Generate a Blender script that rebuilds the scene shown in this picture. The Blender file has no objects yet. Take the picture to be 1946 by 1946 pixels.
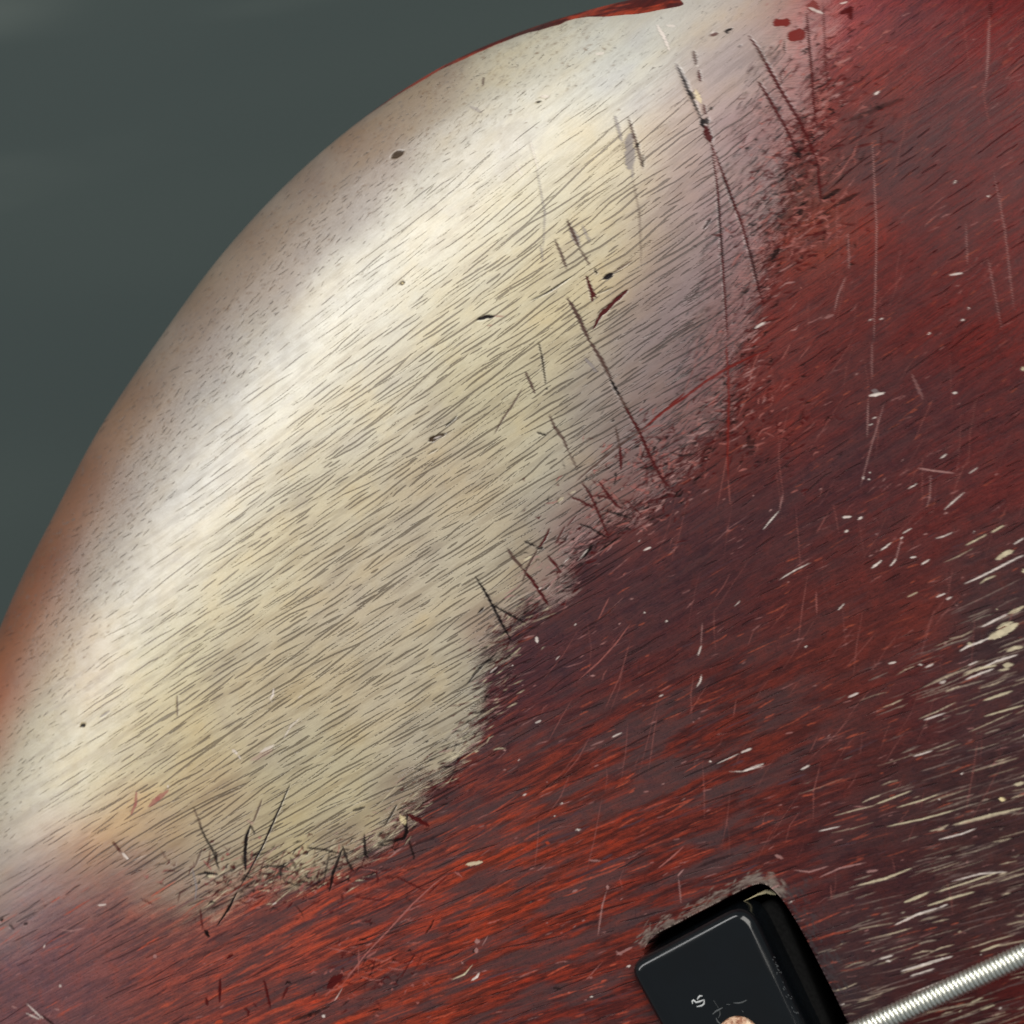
import bpy, math
import numpy as np
from mathutils import Vector, Matrix

# ------------------------------------------------------------------ camera
FR = 1946.0                      # the photograph's width and height
HALF = 0.066                     # half of the framed width on the body's top, metres
DIST = 0.24
sc = bpy.context.scene
CAMP = Vector((math.tan(math.radians(19)), -math.tan(math.radians(5)), 1.0)).normalized() * DIST
cam_d = bpy.data.cameras.new("camera"); cam = bpy.data.objects.new("camera", cam_d)
sc.collection.objects.link(cam)
fwd = (-CAMP).normalized()
right = fwd.cross(Vector((0, 1, 0))).normalized()
up = right.cross(fwd).normalized()
RM = Matrix((right, up, -fwd)).transposed()
cam.matrix_world = Matrix.Translation(CAMP) @ RM.to_4x4()
cam_d.sensor_width = 36; cam_d.sensor_fit = 'HORIZONTAL'
cam_d.lens = 36 / (2 * HALF / DIST)
cam_d.clip_start = 0.01; cam_d.clip_end = 20
cam_d.dof.use_dof = True; cam_d.dof.focus_distance = DIST - 0.002; cam_d.dof.aperture_fstop = 32
sc.camera = cam

# ------------------------------------------------------------------ light
w = bpy.data.worlds.new("World"); sc.world = w; w.use_nodes = True
wt = w.node_tree; wt.nodes.clear()
wo = wt.nodes.new('ShaderNodeOutputWorld'); wb = wt.nodes.new('ShaderNodeBackground')
wb.inputs[0].default_value = (0.86, 0.94, 1.0, 1); wb.inputs[1].default_value = 0.27
wt.links.new(wb.outputs[0], wo.inputs[0])

def area(name, loc, size_x, size_y, power, color, aim=(0, 0, 0)):
    l = bpy.data.lights.new(name, 'AREA'); l.shape = 'RECTANGLE'
    l.size = size_x; l.size_y = size_y; l.energy = power; l.color = color
    o = bpy.data.objects.new(name, l); sc.collection.objects.link(o)
    o.location = loc
    o.rotation_euler = (Vector(aim) - Vector(loc)).to_track_quat('-Z', 'Y').to_euler()
    return o
def dirp(tilt, az, r):
    t, a = math.radians(tilt), math.radians(az)
    return (r * math.sin(t) * math.cos(a), r * math.sin(t) * math.sin(a), r * math.cos(t))
KEY = area("window_light", dirp(51, 146, 1.6), 1.6, 0.30, 15.5, (1.0, 0.995, 0.975))
TOP = area("fill_light", dirp(37, 58, 1.9), 1.2, 1.2, 36.0, (1.0, 0.96, 0.9))  # unseen soft fill, added to light the flat top

sc.view_settings.view_transform = 'Standard'; sc.view_settings.look = 'None'
sc.view_settings.exposure = 0.0; sc.view_settings.gamma = 1.0
sc.render.engine = 'CYCLES'
sc.cycles.max_bounces = 6

# ------------------------------------------------------------------ photo <-> place
RMn = np.array([[right.x, up.x, -fwd.x], [right.y, up.y, -fwd.y], [right.z, up.z, -fwd.z]])
CPn = np.array(CAMP)
FOC = (FR / 2) / (HALF / DIST)
def project(P):
    q = (P - CPn) @ RMn
    return FR / 2 + FOC * q[..., 0] / -q[..., 2], FR / 2 - FOC * q[..., 1] / -q[..., 2]
def unproject(px, py, z=0.0):
    px = np.asarray(px, float); py = np.asarray(py, float)
    d = np.stack([(px - FR / 2) / FOC, -(py - FR / 2) / FOC, -np.ones_like(px)], -1) @ RMn.T
    t = (z - CPn[2]) / d[..., 2]
    return CPn + d * t[..., None]

# ------------------------------------------------------------------ helpers
def mesh_obj(name, V, F, mats, parent=None, smooth=True):
    me = bpy.data.meshes.new(name)
    if isinstance(F, np.ndarray):
        nf, k = F.shape
        me.vertices.add(len(V)); me.vertices.foreach_set("co", np.asarray(V, np.float32).ravel())
        me.loops.add(nf * k); me.loops.foreach_set("vertex_index", F.astype(np.int32).ravel())
        me.polygons.add(nf)
        me.polygons.foreach_set("loop_start", np.arange(0, nf * k, k, dtype=np.int32))
        me.update(calc_edges=True)
    else:
        me.from_pydata([tuple(map(float, v)) for v in V], [], F)
    me.polygons.foreach_set("use_smooth", np.full(len(me.polygons), smooth, dtype=bool))
    me.update()
    o = bpy.data.objects.new(name, me); sc.collection.objects.link(o)
    for m in (mats if isinstance(mats, (list, tuple)) else [mats]):
        me.materials.append(m)
    if parent is not None:
        o.parent = parent
    return o
def tag(o, label, cat):
    o['label'] = label; o['category'] = cat
def empty(name, loc):
    o = bpy.data.objects.new(name, None); sc.collection.objects.link(o)
    o.location = loc; o.empty_display_size = 0.01
    return o
def sstep(x, a=0.0, b=1.0):
    t = np.clip((x - a) / (b - a), 0, 1); return t * t * (3 - 2 * t)
RT = np.random.RandomState(7).rand(256, 256)
def vnoise(x, y):
    xi = np.floor(x).astype(int); yi = np.floor(y).astype(int)
    fx = x - xi; fy = y - yi
    fx = fx * fx * (3 - 2 * fx); fy = fy * fy * (3 - 2 * fy)
    a = RT[yi & 255, xi & 255]; b = RT[yi & 255, (xi + 1) & 255]
    c = RT[(yi + 1) & 255, xi & 255]; d = RT[(yi + 1) & 255, (xi + 1) & 255]
    return (a * (1 - fx) + b * fx) * (1 - fy) + (c * (1 - fx) + d * fx) * fy
def fbm(x, y, o=3):
    s = 0; a = 0.5; t = 0
    for k in range(o):
        s = s + a * vnoise(x * 2 ** k + 17.3 * k, y * 2 ** k + 5.1 * k); t += a; a *= 0.5
    return s / t
def S(r, g, b):                       # sRGB 0-255 -> linear
    c = np.array([r, g, b], float) / 255
    return np.where(c <= 0.04045, c / 12.92, ((c + 0.055) / 1.055) ** 2.4)

# ------------------------------------------------------------------ body outline
R2 = math.sqrt(0.5)
RND = 0.0145                       # round-over of the edge
THICK = 0.043
CONT = 0.058                        # reach of the forearm contour
def zprof(d):
    d = np.maximum(d, 0)
    q = np.clip(1 - d / RND, 0, 1)
    z = -0.0105 * (1 - np.sqrt(np.clip(1 - q * q, 0, 1)))
    t = np.clip(1 - d / CONT, 0, 1)
    z = z - 0.50 * CONT * t ** 2.3 / 2.3      # slope falls smoothly to nothing
    return z
sil = np.array([(-60, 1330), (0, 1195), (28, 1120), (62, 1055), (106, 975), (151, 878), (201, 792), (303, 643), (403, 503),
                (504, 388), (604, 292), (705, 212), (806, 142), (905, 92), (1006, 52), (1100, 22), (1200, -2), (1330, -30)], float)
sal = (sil[:, 0] - sil[:, 1]) * R2              # along, up-right
sbe = (sil[:, 0] + sil[:, 1] - FR) * R2         # inward, down-right
MMPX = 2 * HALF / FR
ctrl_a = np.linspace(-0.2, 0.2, 161)
# target curve as a function of along coordinate, extended outside the frame
pc = np.polyfit(sal, sbe, 4)
def target(al):
    c = np.clip(al, sal[0], sal[-1])
    v = np.interp(c, sal, sbe)
    s0 = (sbe[1] - sbe[0]) / (sal[1] - sal[0]); s1 = (sbe[-1] - sbe[-2]) / (sal[-1] - sal[-2])
    lo = np.minimum(al - sal[0], 0); hi = np.maximum(al - sal[-1], 0)
    return v + s0 * lo + 0.00022 * lo ** 2 + s1 * hi + 0.00022 * hi ** 2
def smooth_t(al):
    s = 0
    for k in (-60, -30, 0, 30, 60):
        s = s + target(al + k)
    return s / 5
oc = smooth_t(ctrl_a / MMPX) * MMPX
E1 = np.array([R2, R2, 0]); E2 = np.array([R2, -R2, 0])
dd = np.concatenate([RND * (1 - np.cos(np.linspace(0, 1.4, 40))), np.linspace(RND, 0.04, 20)])
for it in range(6):
    g = np.gradient(oc, ctrl_a)
    nrm = np.stack([-g, np.ones_like(g)], -1); nrm /= np.linalg.norm(nrm, axis=1)[:, None]
    A = ctrl_a[:, None] + nrm[:, :1] * dd; B = oc[:, None] + nrm[:, 1:] * dd
    P = A[..., None] * E1 + B[..., None] * E2; P[..., 2] = zprof(dd)[None]
    px, py = project(P)
    al = (px - py) * R2; be = (px + py - FR) * R2
    j = (be - smooth_t(al)).argmin(1); i = np.arange(len(j))
    err = (be - smooth_t(al))[i, j]
    oc = oc - err * MMPX
    oc = np.convolve(np.pad(oc, 2, mode='reflect', reflect_type='odd'), [.06, .24, .4, .24, .06], 'valid')
A_END = 0.2
NA = 3.1 * MMPX; NP = 1.78 * MMPX
a_in = np.arange(-0.1045, 0.0915, NA)
a_out = np.array([0.099, 0.105, 0.112, 0.122, 0.134, 0.147, 0.16, 0.172, 0.182, 0.19, 0.196, 0.2])
a_arr = np.concatenate([-a_out[:1:-1], a_in, [0.094], a_out])
def o_of(a): return np.interp(a, ctrl_a, oc)
oa = o_of(a_arr)
tipL, tipR = oa[0], oa[-1]
chord = tipL + (tipR - tipL) * (a_arr + A_END) / (2 * A_END)
qa = chord + 0.25 * np.sqrt(np.clip(1 - (a_arr / A_END) ** 2, 0, 1))
b_edge = 0.0115 * (1 - np.cos(np.linspace(0, math.pi / 2, 80)))
b_in = np.arange(b_edge[-1] + NP, 0.159, NP)
L_in = np.concatenate([b_edge, b_in])
nrow_far = 26
rows = []
span = qa - oa
for b in L_in:
    rows.append(np.minimum(b, span * 0.985 * (b / (b + 0.0005)) if False else b))
Lmax = L_in[-1]
# rows keep their metric distance where the body is wide, and squeeze toward the tips
fac = np.minimum(1.0, span * 0.8 / Lmax)
BB = oa[None] + L_in[:, None] * fac[None]
far = 1 - np.cos(np.linspace(0, math.pi / 2, nrow_far + 1)[1:])
far = np.linspace(0, 1, nrow_far + 1)[1:] ** 0.7
BF = BB[-1][None] + (qa - BB[-1])[None] * far[:, None]
BB = np.concatenate([BB, BF]); AA = np.broadcast_to(a_arr, BB.shape)
nr, nc = BB.shape
# distance from the outline (all round)
out = np.concatenate([np.stack([a_arr[::6], oa[::6]], -1), np.stack([a_arr[::-6], qa[::-6]], -1)])
seg0 = out; seg1 = np.roll(out, -1, 0)
cs = np.stack([AA[::8, ::8].ravel(), BB[::8, ::8].ravel()], -1)
def dist_poly(p, s0, s1):
    best = np.full(len(p), 1e9, np.float32); p = p.astype(np.float32)
    for a0, a1 in zip(s0, s1):
        e = (a1 - a0).astype(np.float32); L2 = float(e @ e)
        if L2 < 1e-14: continue
        vx = p[:, 0] - a0[0]; vy = p[:, 1] - a0[1]
        t = np.clip((vx * e[0] + vy * e[1]) / L2, 0, 1)
        dx = vx - t * e[0]; dy = vy - t * e[1]
        np.minimum(best, dx * dx + dy * dy, out=best)
    return np.sqrt(best)
# coarse distance field, then bilinear on the structured grid
ri = np.unique(np.concatenate([np.arange(0, 90, 2), np.arange(90, nr, 10), [nr - 1]]))
ci = np.unique(np.concatenate([np.arange(0, 14), np.arange(14, nc, 8), np.arange(nc - 14, nc)]))
sub = np.stack([AA[np.ix_(ri, ci)].ravel(), BB[np.ix_(ri, ci)].ravel()], -1)
Dc = dist_poly(sub, seg0, seg1).reshape(len(ri), len(ci))
Dr = np.empty((nr, len(ci)))
for k in range(len(ci)): Dr[:, k] = np.interp(BB[:, ci[k]], BB[ri, ci[k]], Dc[:, k]) if span[ci[k]] > 1e-6 else 0
D = np.empty((nr, nc))
for k in range(nr): D[k] = np.interp(np.arange(nc), ci, Dr[k])
D[0] = 0; D[-1] = 0
VX = AA * R2 + BB * R2; VY = AA * R2 - BB * R2
VZ = zprof(D)
P = np.stack([VX, VY, VZ], -1).reshape(-1, 3)
PX, PY = project(P)
PX = PX.astype(np.float32); PY = PY.astype(np.float32)
N = len(P)

# ------------------------------------------------------------------ grain flow
def slope(x, y):                       # image-space dy/dx of the wood grain
    u = np.clip((y - 0.55 * (FR - x) - 250) / 1500, -0.4, 1.2)     # 0 upper-left .. 1 lower right
    th = 33 - 17 * sstep(u, 0.12, 0.95) + 5 * sstep(1 - u, 0.9, 1.4)
    return -np.tan(np.radians(th))
gy = PY.astype(np.float64).copy(); gx = np.clip(PX, -600, 2600).astype(np.float64).copy()
stp = (FR / 2 - gx) / 28
for k in range(28):
    k1 = slope(gx, gy); k2 = slope(gx + stp / 2, gy + stp * k1 / 2)
    gy = gy + stp * k2; gx = gx + stp
GS = np.clip(PX, -600, 2600) / 100; GT = gy / 100

# ------------------------------------------------------------------ coverage: bare wood (+) / paint (-)
F_ = 1946 / 1932
bare = np.array([(1560, -500), (1560, -50), (1552, 100), (1535, 200), (1498, 290), (1462, 400), (1440, 520), (1425, 600), (1395, 700), (1380, 780),
                 (1320, 830), (1265, 900), (1215, 955), (1120, 1005), (1060, 1055), (1050, 1120), (985, 1150), (950, 1195), (935, 1250), (925, 1310),
                 (890, 1380), (850, 1440), (790, 1500), (750, 1545), (720, 1590), (650, 1632), (540, 1650), (440, 1682), (360, 1692), (260, 1660),
                 (180, 1650), (100, 1662), (0, 1705), (-100, 1740), (-900, 1900), (-900, -900), (1560, -900)], float) * F_
cov = np.full(N, -400.0, np.float32)
inb = (PX > -900) & (PX < 2600) & (PY > -900) & (PY < 2700)
idx = np.nonzero(inb)[0]
pts = np.stack([PX[idx], PY[idx]], -1)
dist = dist_poly(pts, bare, np.roll(bare, -1, 0))
ins = np.zeros(len(idx), bool)
for (x0, y0), (x1, y1) in zip(bare, np.roll(bare, -1, 0)):
    c = (y0 > pts[:, 1]) != (y1 > pts[:, 1])
    with np.errstate(divide='ignore', invalid='ignore'):
        ins ^= c & (pts[:, 0] < (x1 - x0) * (pts[:, 1] - y0) / (y1 - y0) + x0)
cov[idx] = np.where(ins, dist, -dist)
warp = (fbm(PX / 70, PY / 70) - 0.5) * 60 + (fbm(GS * 3.1, GT * 9) - 0.5) * 46
cov = cov + warp
# ------------------------------------------------------------------ tint maps (albedo)
def tintmap(pts_, sig):
    q = np.array([p[:2] for p in pts_], float) * F_; c = np.array([S(*p[2:5]) for p in pts_])
    s = np.array([p[5] if len(p) > 5 else sig for p in pts_])
    X = np.clip(PX, -60, 2000)[:, None]; Y = np.clip(PY, -60, 2000)[:, None]
    o = np.empty((N, 3), np.float32)
    for k in range(0, N, 200000):
        e = slice(k, k + 200000)
        r2 = (X[e] - q[:, 0]) ** 2 + (Y[e] - q[:, 1]) ** 2
        wgt = np.exp(-r2 / (2 * s ** 2)) + 1e-7 / (1 + r2 / 1e4)
        o[e] = (wgt @ c) / wgt.sum(1, keepdims=True)
    return o
BARE = [(100, 1400, 196, 186, 156), (60, 1530, 190, 182, 160), (200, 1450, 196, 184, 150), (330, 1400, 190, 176, 140), (300, 1250, 196, 186, 152),
        (500, 1300, 186, 174, 146), (620, 1450, 178, 168, 138), (700, 1300, 182, 170, 144), (800, 1300, 180, 170, 146), (560, 1580, 176, 164, 130), (420, 1600, 168, 152, 126),
        (700, 1100, 184, 172, 148), (900, 1050, 182, 172, 148), (850, 900, 180, 168, 144), (600, 950, 196, 186, 158), (450, 1050, 200, 190, 160),
        (700, 750, 204, 196, 172), (950, 750, 184, 174, 142), (1020, 850, 182, 174, 150), (900, 600, 204, 196, 168), (1050, 600, 190, 178, 144), (1100, 480, 190, 178, 146),
        (1150, 330, 200, 188, 156), (1000, 400, 206, 198, 170), (850, 450, 210, 202, 178), (700, 560, 208, 202, 182), (550, 750, 206, 200, 180),  # lighter along the crest: part of the shoulder highlight is in these tints
        (1000, 200, 206, 202, 184), (1200, 130, 206, 206, 196), (1350, 40, 205, 200, 190), (900, 250, 204, 196, 176),
        (380, 900, 200, 194, 178), (250, 1080, 198, 188, 164), (130, 1240, 200, 180, 150),
        # brown edge: stain with the shade of the turning surface painted in
        (800, 180, 178, 158, 138, 45), (700, 260, 172, 152, 134, 45), (620, 370, 168, 152, 138, 50), (560, 400, 164, 148, 134, 50), (500, 480, 164, 146, 130, 50), (430, 560, 162, 144, 128, 50),
        (380, 640, 162, 144, 130, 50), (330, 700, 160, 142, 126, 50), (290, 780, 160, 138, 120, 50), (240, 860, 158, 134, 114, 50), (190, 930, 156, 132, 114, 50), (150, 1000, 152, 126, 108, 48),
        (110, 1080, 150, 120, 100, 45), (70, 1160, 150, 116, 94, 42), (40, 1240, 152, 112, 86, 36), (10, 1310, 168, 112, 74, 30), (-30, 1390, 170, 116, 76, 36),
        (460, 430, 150, 124, 104, 30), (360, 560, 146, 120, 98, 30), (250, 730, 144, 114, 90, 30), (150, 900, 140, 108, 84, 30), (70, 1060, 138, 104, 80, 30), (20, 1170, 138, 98, 74, 30),
        (560, 330, 156, 128, 106, 26), (650, 250, 160, 126, 100, 24), (480, 650, 178, 172, 160, 40), (400, 760, 176, 170, 158, 40), (300, 900, 172, 164, 152, 40), (200, 1050, 168, 154, 140, 36), (110, 1190, 176, 148, 122, 30),
        # thin worn paint, grey to pink
        (1260, 280, 178, 160, 142, 50), (1320, 330, 146, 128, 126, 50), (1280, 200, 176, 160, 150, 45), (1330, 150, 172, 158, 152, 45), (1390, 130, 152, 142, 142, 40), (1440, 80, 178, 156, 148, 45), (1500, 40, 180, 148, 140, 40), (1500, 160, 150, 112, 108, 45),
        (1400, 250, 146, 118, 118, 50), (1460, 250, 144, 104, 102, 40), (1260, 420, 156, 140, 130, 50), (1380, 400, 140, 110, 112, 50), (1280, 540, 140, 124, 122, 55), (1400, 540, 132, 100, 100, 45), (1200, 620, 140, 128, 122, 50),
        (1200, 460, 176, 162, 134, 40), (1310, 650, 128, 108, 108, 45), (1380, 640, 128, 92, 90, 40), (1230, 740, 128, 114, 114, 50), (1140, 700, 148, 138, 126, 45), (1110, 800, 146, 138, 126, 45), (1180, 840, 128, 112, 112, 45),
        (1300, 780, 126, 92, 88, 40), (1360, 760, 124, 84, 76, 36), (1250, 860, 124, 88, 84, 36), (1080, 900, 150, 142, 126, 40), (1120, 940, 132, 104, 100, 36), (1190, 920, 128, 88, 84, 36), (1020, 1000, 144, 134, 120, 40), (980, 1060, 156, 144, 122, 36), (1070, 1010, 128, 92, 88, 30), (1020, 1090, 124, 92, 86, 30),
        (930, 1180, 140, 118, 102, 30), (900, 1300, 150, 142, 124, 36), (850, 1380, 152, 142, 122, 36), (760, 1500, 140, 124, 104, 32), (640, 1600, 134, 112, 94, 32), (500, 1640, 146, 130, 104, 32),
        # amber and mauve at the lower left
        (240, 1530, 186, 150, 104, 36), (160, 1590, 182, 138, 92, 36), (300, 1570, 166, 142, 112, 34), (90, 1580, 176, 142, 112, 34), (330, 1640, 140, 118, 98, 34), (230, 1630, 138, 110, 92, 34), (60, 1650, 148, 122, 112, 36), (130, 1650, 134, 104, 92, 34), (0, 1600, 176, 160, 142, 40), (380, 1490, 178, 156, 118, 36)]
PAINT = [(1600, 60, 150, 82, 82, 50), (1700, 40, 108, 58, 62, 60), (1620, 150, 112, 52, 48, 45), (1540, 250, 120, 56, 50, 40), (1750, 120, 96, 42, 42, 60), (1880, 60, 104, 28, 26, 60), (1900, 250, 92, 36, 36), (1740, 250, 80, 46, 48, 70), (1680, 140, 122, 52, 42, 45),  # some of these tints carry the lacquer's grey-violet sheen
         (1640, 240, 92, 50, 46, 45), (1560, 330, 92, 54, 48, 40), (1500, 380, 100, 62, 52, 36), (1620, 420, 132, 48, 30, 40), (1560, 430, 122, 60, 42, 36), (1520, 470, 118, 54, 42, 40), (1660, 330, 78, 48, 50, 45), (1780, 400, 92, 36, 34), (1900, 450, 96, 34, 32),
         (1700, 550, 92, 34, 32), (1850, 640, 98, 28, 22), (1560, 580, 98, 46, 42, 60), (1480, 620, 112, 52, 46, 45), (1450, 700, 110, 50, 44, 45), (1600, 720, 88, 40, 38), (1760, 770, 72, 42, 46, 60), (1900, 750, 78, 42, 44, 50), (1480, 800, 108, 48, 42, 50), (1400, 860, 84, 46, 44, 50),
         (1640, 880, 72, 44, 48), (1820, 880, 92, 38, 36), (1350, 880, 100, 54, 50, 45), (1450, 960, 72, 44, 48, 70), (1290, 990, 82, 50, 52, 45), (1200, 1010, 104, 62, 58, 36), (1720, 1000, 94, 38, 34, 60), (1560, 1040, 80, 42, 42), (1330, 1060, 68, 46, 50, 70),
         (1180, 1120, 74, 50, 54, 70), (1080, 1160, 84, 54, 54, 50), (1250, 1200, 76, 44, 46), (1420, 1180, 80, 40, 40), (1560, 1160, 92, 44, 38), (1700, 1130, 84, 44, 42, 60), (1740, 1170, 108, 46, 34, 40), (1860, 1070, 76, 46, 46, 60), (1880, 1200, 60, 46, 48, 70), (1040, 1230, 72, 50, 56, 60),
         (1010, 1330, 80, 50, 54, 60), (960, 1420, 88, 54, 54, 50), (1080, 1400, 92, 46, 42, 60), (1200, 1380, 84, 44, 42), (1300, 1330, 84, 40, 36), (1450, 1330, 86, 42, 36), (1600, 1300, 90, 44, 38), (1740, 1320, 84, 40, 40, 60), (1860, 1340, 68, 44, 46), (1160, 1480, 116, 52, 36, 55), (1050, 1480, 104, 52, 40, 55),
         (900, 1500, 94, 56, 54, 50), (820, 1580, 94, 58, 54, 45), (960, 1580, 128, 58, 38, 55), (1100, 1580, 112, 52, 38), (1250, 1500, 96, 46, 38), (1400, 1480, 88, 42, 36), (1550, 1450, 82, 40, 38), (1700, 1480, 68, 42, 42), (1850, 1500, 62, 44, 44), (760, 1650, 106, 60, 54, 45), (900, 1680, 128, 58, 38, 55),
         (1050, 1680, 116, 52, 34, 60), (1200, 1620, 96, 42, 34, 60), (1350, 1600, 82, 40, 36), (1500, 1620, 74, 38, 38), (1650, 1650, 62, 38, 40), (1850, 1680, 60, 40, 40), (1050, 1780, 106, 46, 34), (900, 1800, 118, 54, 38, 60), (1130, 1740, 94, 46, 38, 50), (780, 1760, 128, 60, 46, 55), (620, 1720, 126, 66, 54, 50), (700, 1840, 116, 58, 46, 60),
         (480, 1740, 126, 72, 62, 50), (520, 1830, 122, 66, 56, 55), (400, 1760, 124, 78, 70, 50), (330, 1850, 120, 70, 62, 60), (300, 1720, 124, 90, 82, 50), (180, 1720, 118, 90, 86, 55), (200, 1820, 108, 74, 72, 60), (80, 1820, 100, 76, 80, 60), (40, 1730, 120, 106, 110, 50), (100, 1900, 98, 70, 72, 60), (450, 1900, 122, 64, 54, 60), (600, 1920, 128, 60, 44, 50),
         (850, 1900, 110, 50, 36, 60), (1000, 1900, 94, 42, 36, 60), (1150, 1880, 84, 40, 36, 60), (1560, 1760, 60, 38, 40, 45), (1580, 1860, 54, 44, 46, 45), (1500, 1690, 84, 44, 42, 40), (1700, 1780, 58, 36, 38, 60), (1800, 1920, 62, 26, 26, 50), (1920, 1870, 78, 28, 26, 50), (1400, 1640, 84, 50, 48, 40)]
T1 = tintmap(BARE, 62); T2 = tintmap(PAINT, 75) * np.array([1.0, .80, .80]) * (.66 + .10 * sstep(PY, 1450, 1750) + .10 * (1 - sstep(PX, 120, 560)))[:, None]
b0 = (PX + PY - FR) * R2 - smooth_t((PX - PY) * R2)
# rim band: edge shade painted into the tint, over the old amber stain
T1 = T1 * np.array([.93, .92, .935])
rim_shade = (1 - sstep(b0 + (fbm(PX / 90, PY / 90) - .5) * 60, 100, 320)) * (1 - .55 * sstep(PX, 800, 1100))
T1 = T1 * (1 - .40 * rim_shade[:, None] * np.array([.98, 1.0, 1.04]))
lo_ = ((1 - sstep(b0, 25, 150)) * (1 - sstep(PX, 60, 330)))[:, None]
T1 = T1 * (1 - lo_ * np.array([.0, .38, .56]))
lavm = sstep(PX + .30 * PY - 60 * (fbm(PX / 60, PY / 60) - .5), 1290, 1430) * (1 - sstep(PY, 980, 1150))
T1 = T1 * (1 - lavm[:, None] * np.array([.12, .20, .20]))
nb = ((1 - sstep(cov, 0, 130)) * .52 * sstep(PX - .3 * PY, 600, 900))[:, None]
T1 = T1 * (1 - nb) + np.minimum(T2 * 1.5 + np.array([.03, .02, .02]), 1) * nb
# leftover red lacquer hugging the very edge, upper part
dpx = D.ravel() / MMPX
alp = (PX - PY) * R2

# ------------------------------------------------------------------ hand placed marks
Z = {2: (650, 0, 2.972), 3: (1250, 0, 2.776), 4: (0, 650, 2.972), 5: (650, 650, 2.972), 6: (1250, 650, 2.776), 7: (0, 1300, 2.972),
     8: (650, 1300, 2.972), 9: (1250, 1250, 2.776), 'B': (1200, 0, 6.44), 'C': (1640, 1000, 6.314), 'D': (850, 900, 4.83), 'P': (1150, 1640, 6.314),
     'Q': (1400, 1640, 6.314), 'R': (1640, 1640, 6.314), 'W': (0, 0, 1932 / 1946)}
K = {'k': (S(22, 15, 15), 0.09), 'd': (S(66, 18, 18), 0.07), 'b': (S(74, 54, 48), 0.05), 'g': (S(120, 112, 112), 0.03), 'r': (S(100, 32, 28), 0.02),
     'w': (S(204, 192, 184), 0.05), 'l': (S(150, 112, 108), 0.02), 'c': (S(188, 176, 148), 0.06), 'o': (S(160, 60, 34), 0.0), 'n': (S(58, 44, 30), 0.12),
     'y': (S(214, 196, 152), 0.0), 'p': (S(140, 84, 78), 0.015)}
TS = 24
keyt = ((np.clip(PX, -240, 2200) + 240) // TS).astype(int) * 128 + ((np.clip(PY, -240, 2200) + 240) // TS).astype(int)
order = np.argsort(keyt, kind='stable'); sk = keyt[order]
tstart = np.searchsorted(sk, np.arange(128 * 128 + 1))
MC = np.zeros((N, 3), np.float32); MA = np.zeros(N, np.float32); DZ = np.zeros(N, np.float32)
def near(x0, x1, y0, y1):
    o = []
    for tx in range(int((x0 + 240) // TS), int((x1 + 240) // TS) + 1):
        for ty in range(int((y0 + 240) // TS), int((y1 + 240) // TS) + 1):
            k = tx * 128 + ty
            if 0 <= k < 128 * 128 and tstart[k + 1] > tstart[k]:
                o.append(order[tstart[k]:tstart[k + 1]])
    return np.concatenate(o) if o else np.zeros(0, int)
def mark(pl, w_, kind, al=0.8, taper=True, ragged=0.35):
    """one scratch, chip or stain: a tapering polyline pressed into the surface"""
    col, dep = K[kind] if isinstance(kind, str) else kind
    pl = np.asarray(pl, float)
    L = np.concatenate([[0], np.cumsum(np.hypot(*np.diff(pl, axis=0).T))]); T = max(L[-1], 1e-6)
    for k in range(len(pl) - 1):
        (x0, y0), (x1, y1) = pl[k], pl[k + 1]
        m = w_ + 3
        ix = near(min(x0, x1) - m, max(x0, x1) + m, min(y0, y1) - m, max(y0, y1) + m)
        if not len(ix): continue
        X = PX[ix]; Y = PY[ix]
        ex, ey = x1 - x0, y1 - y0; l2 = ex * ex + ey * ey + 1e-9
        t = np.clip(((X - x0) * ex + (Y - y0) * ey) / l2, 0, 1)
        d = np.hypot(X - x0 - t * ex, Y - y0 - t * ey)
        s = (L[k] + t * (L[k + 1] - L[k])) / T
        ww = w_ * 0.5 * (np.clip(np.sqrt(np.clip(4 * s * (1 - s), 0.03, 1)), 0.2, 1) if taper else 1.0)
        ww = ww * (1 - ragged + 2 * ragged * vnoise(X / 5.0 + 31, Y / 5.0))
        c = al * (1 - sstep(d, ww - 0.5, ww + 1.15 + .8 * abs(ex + ey) * R2 / math.sqrt(l2))) * np.clip(ww / 0.8, 0.35, 1)
        c = c.astype(np.float32)
        hit = c > 0.01
        ix = ix[hit]; c = c[hit]
        na = c + MA[ix] * (1 - c)
        MC[ix] = (col * c[:, None] + MC[ix] * (MA[ix] * (1 - c))[:, None]) / np.maximum(na, 1e-6)[:, None]
        MA[ix] = na
        DZ[ix] = np.maximum(DZ[ix], c * dep * 0.001)
def M(z, kind, w_, al, *pl, **kw):
    ox, oy, s = Z[z]
    if kind in ('c', 'w'): w_ *= .68
    if kind in ('k', 'd', 'b'): w_ *= 1.15; al = min(1, al * 1.12)
    HAND.append(([(ox + x / s, oy + y / s) for x, y in pl], w_, kind, al, kw))
HAND = []

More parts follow.
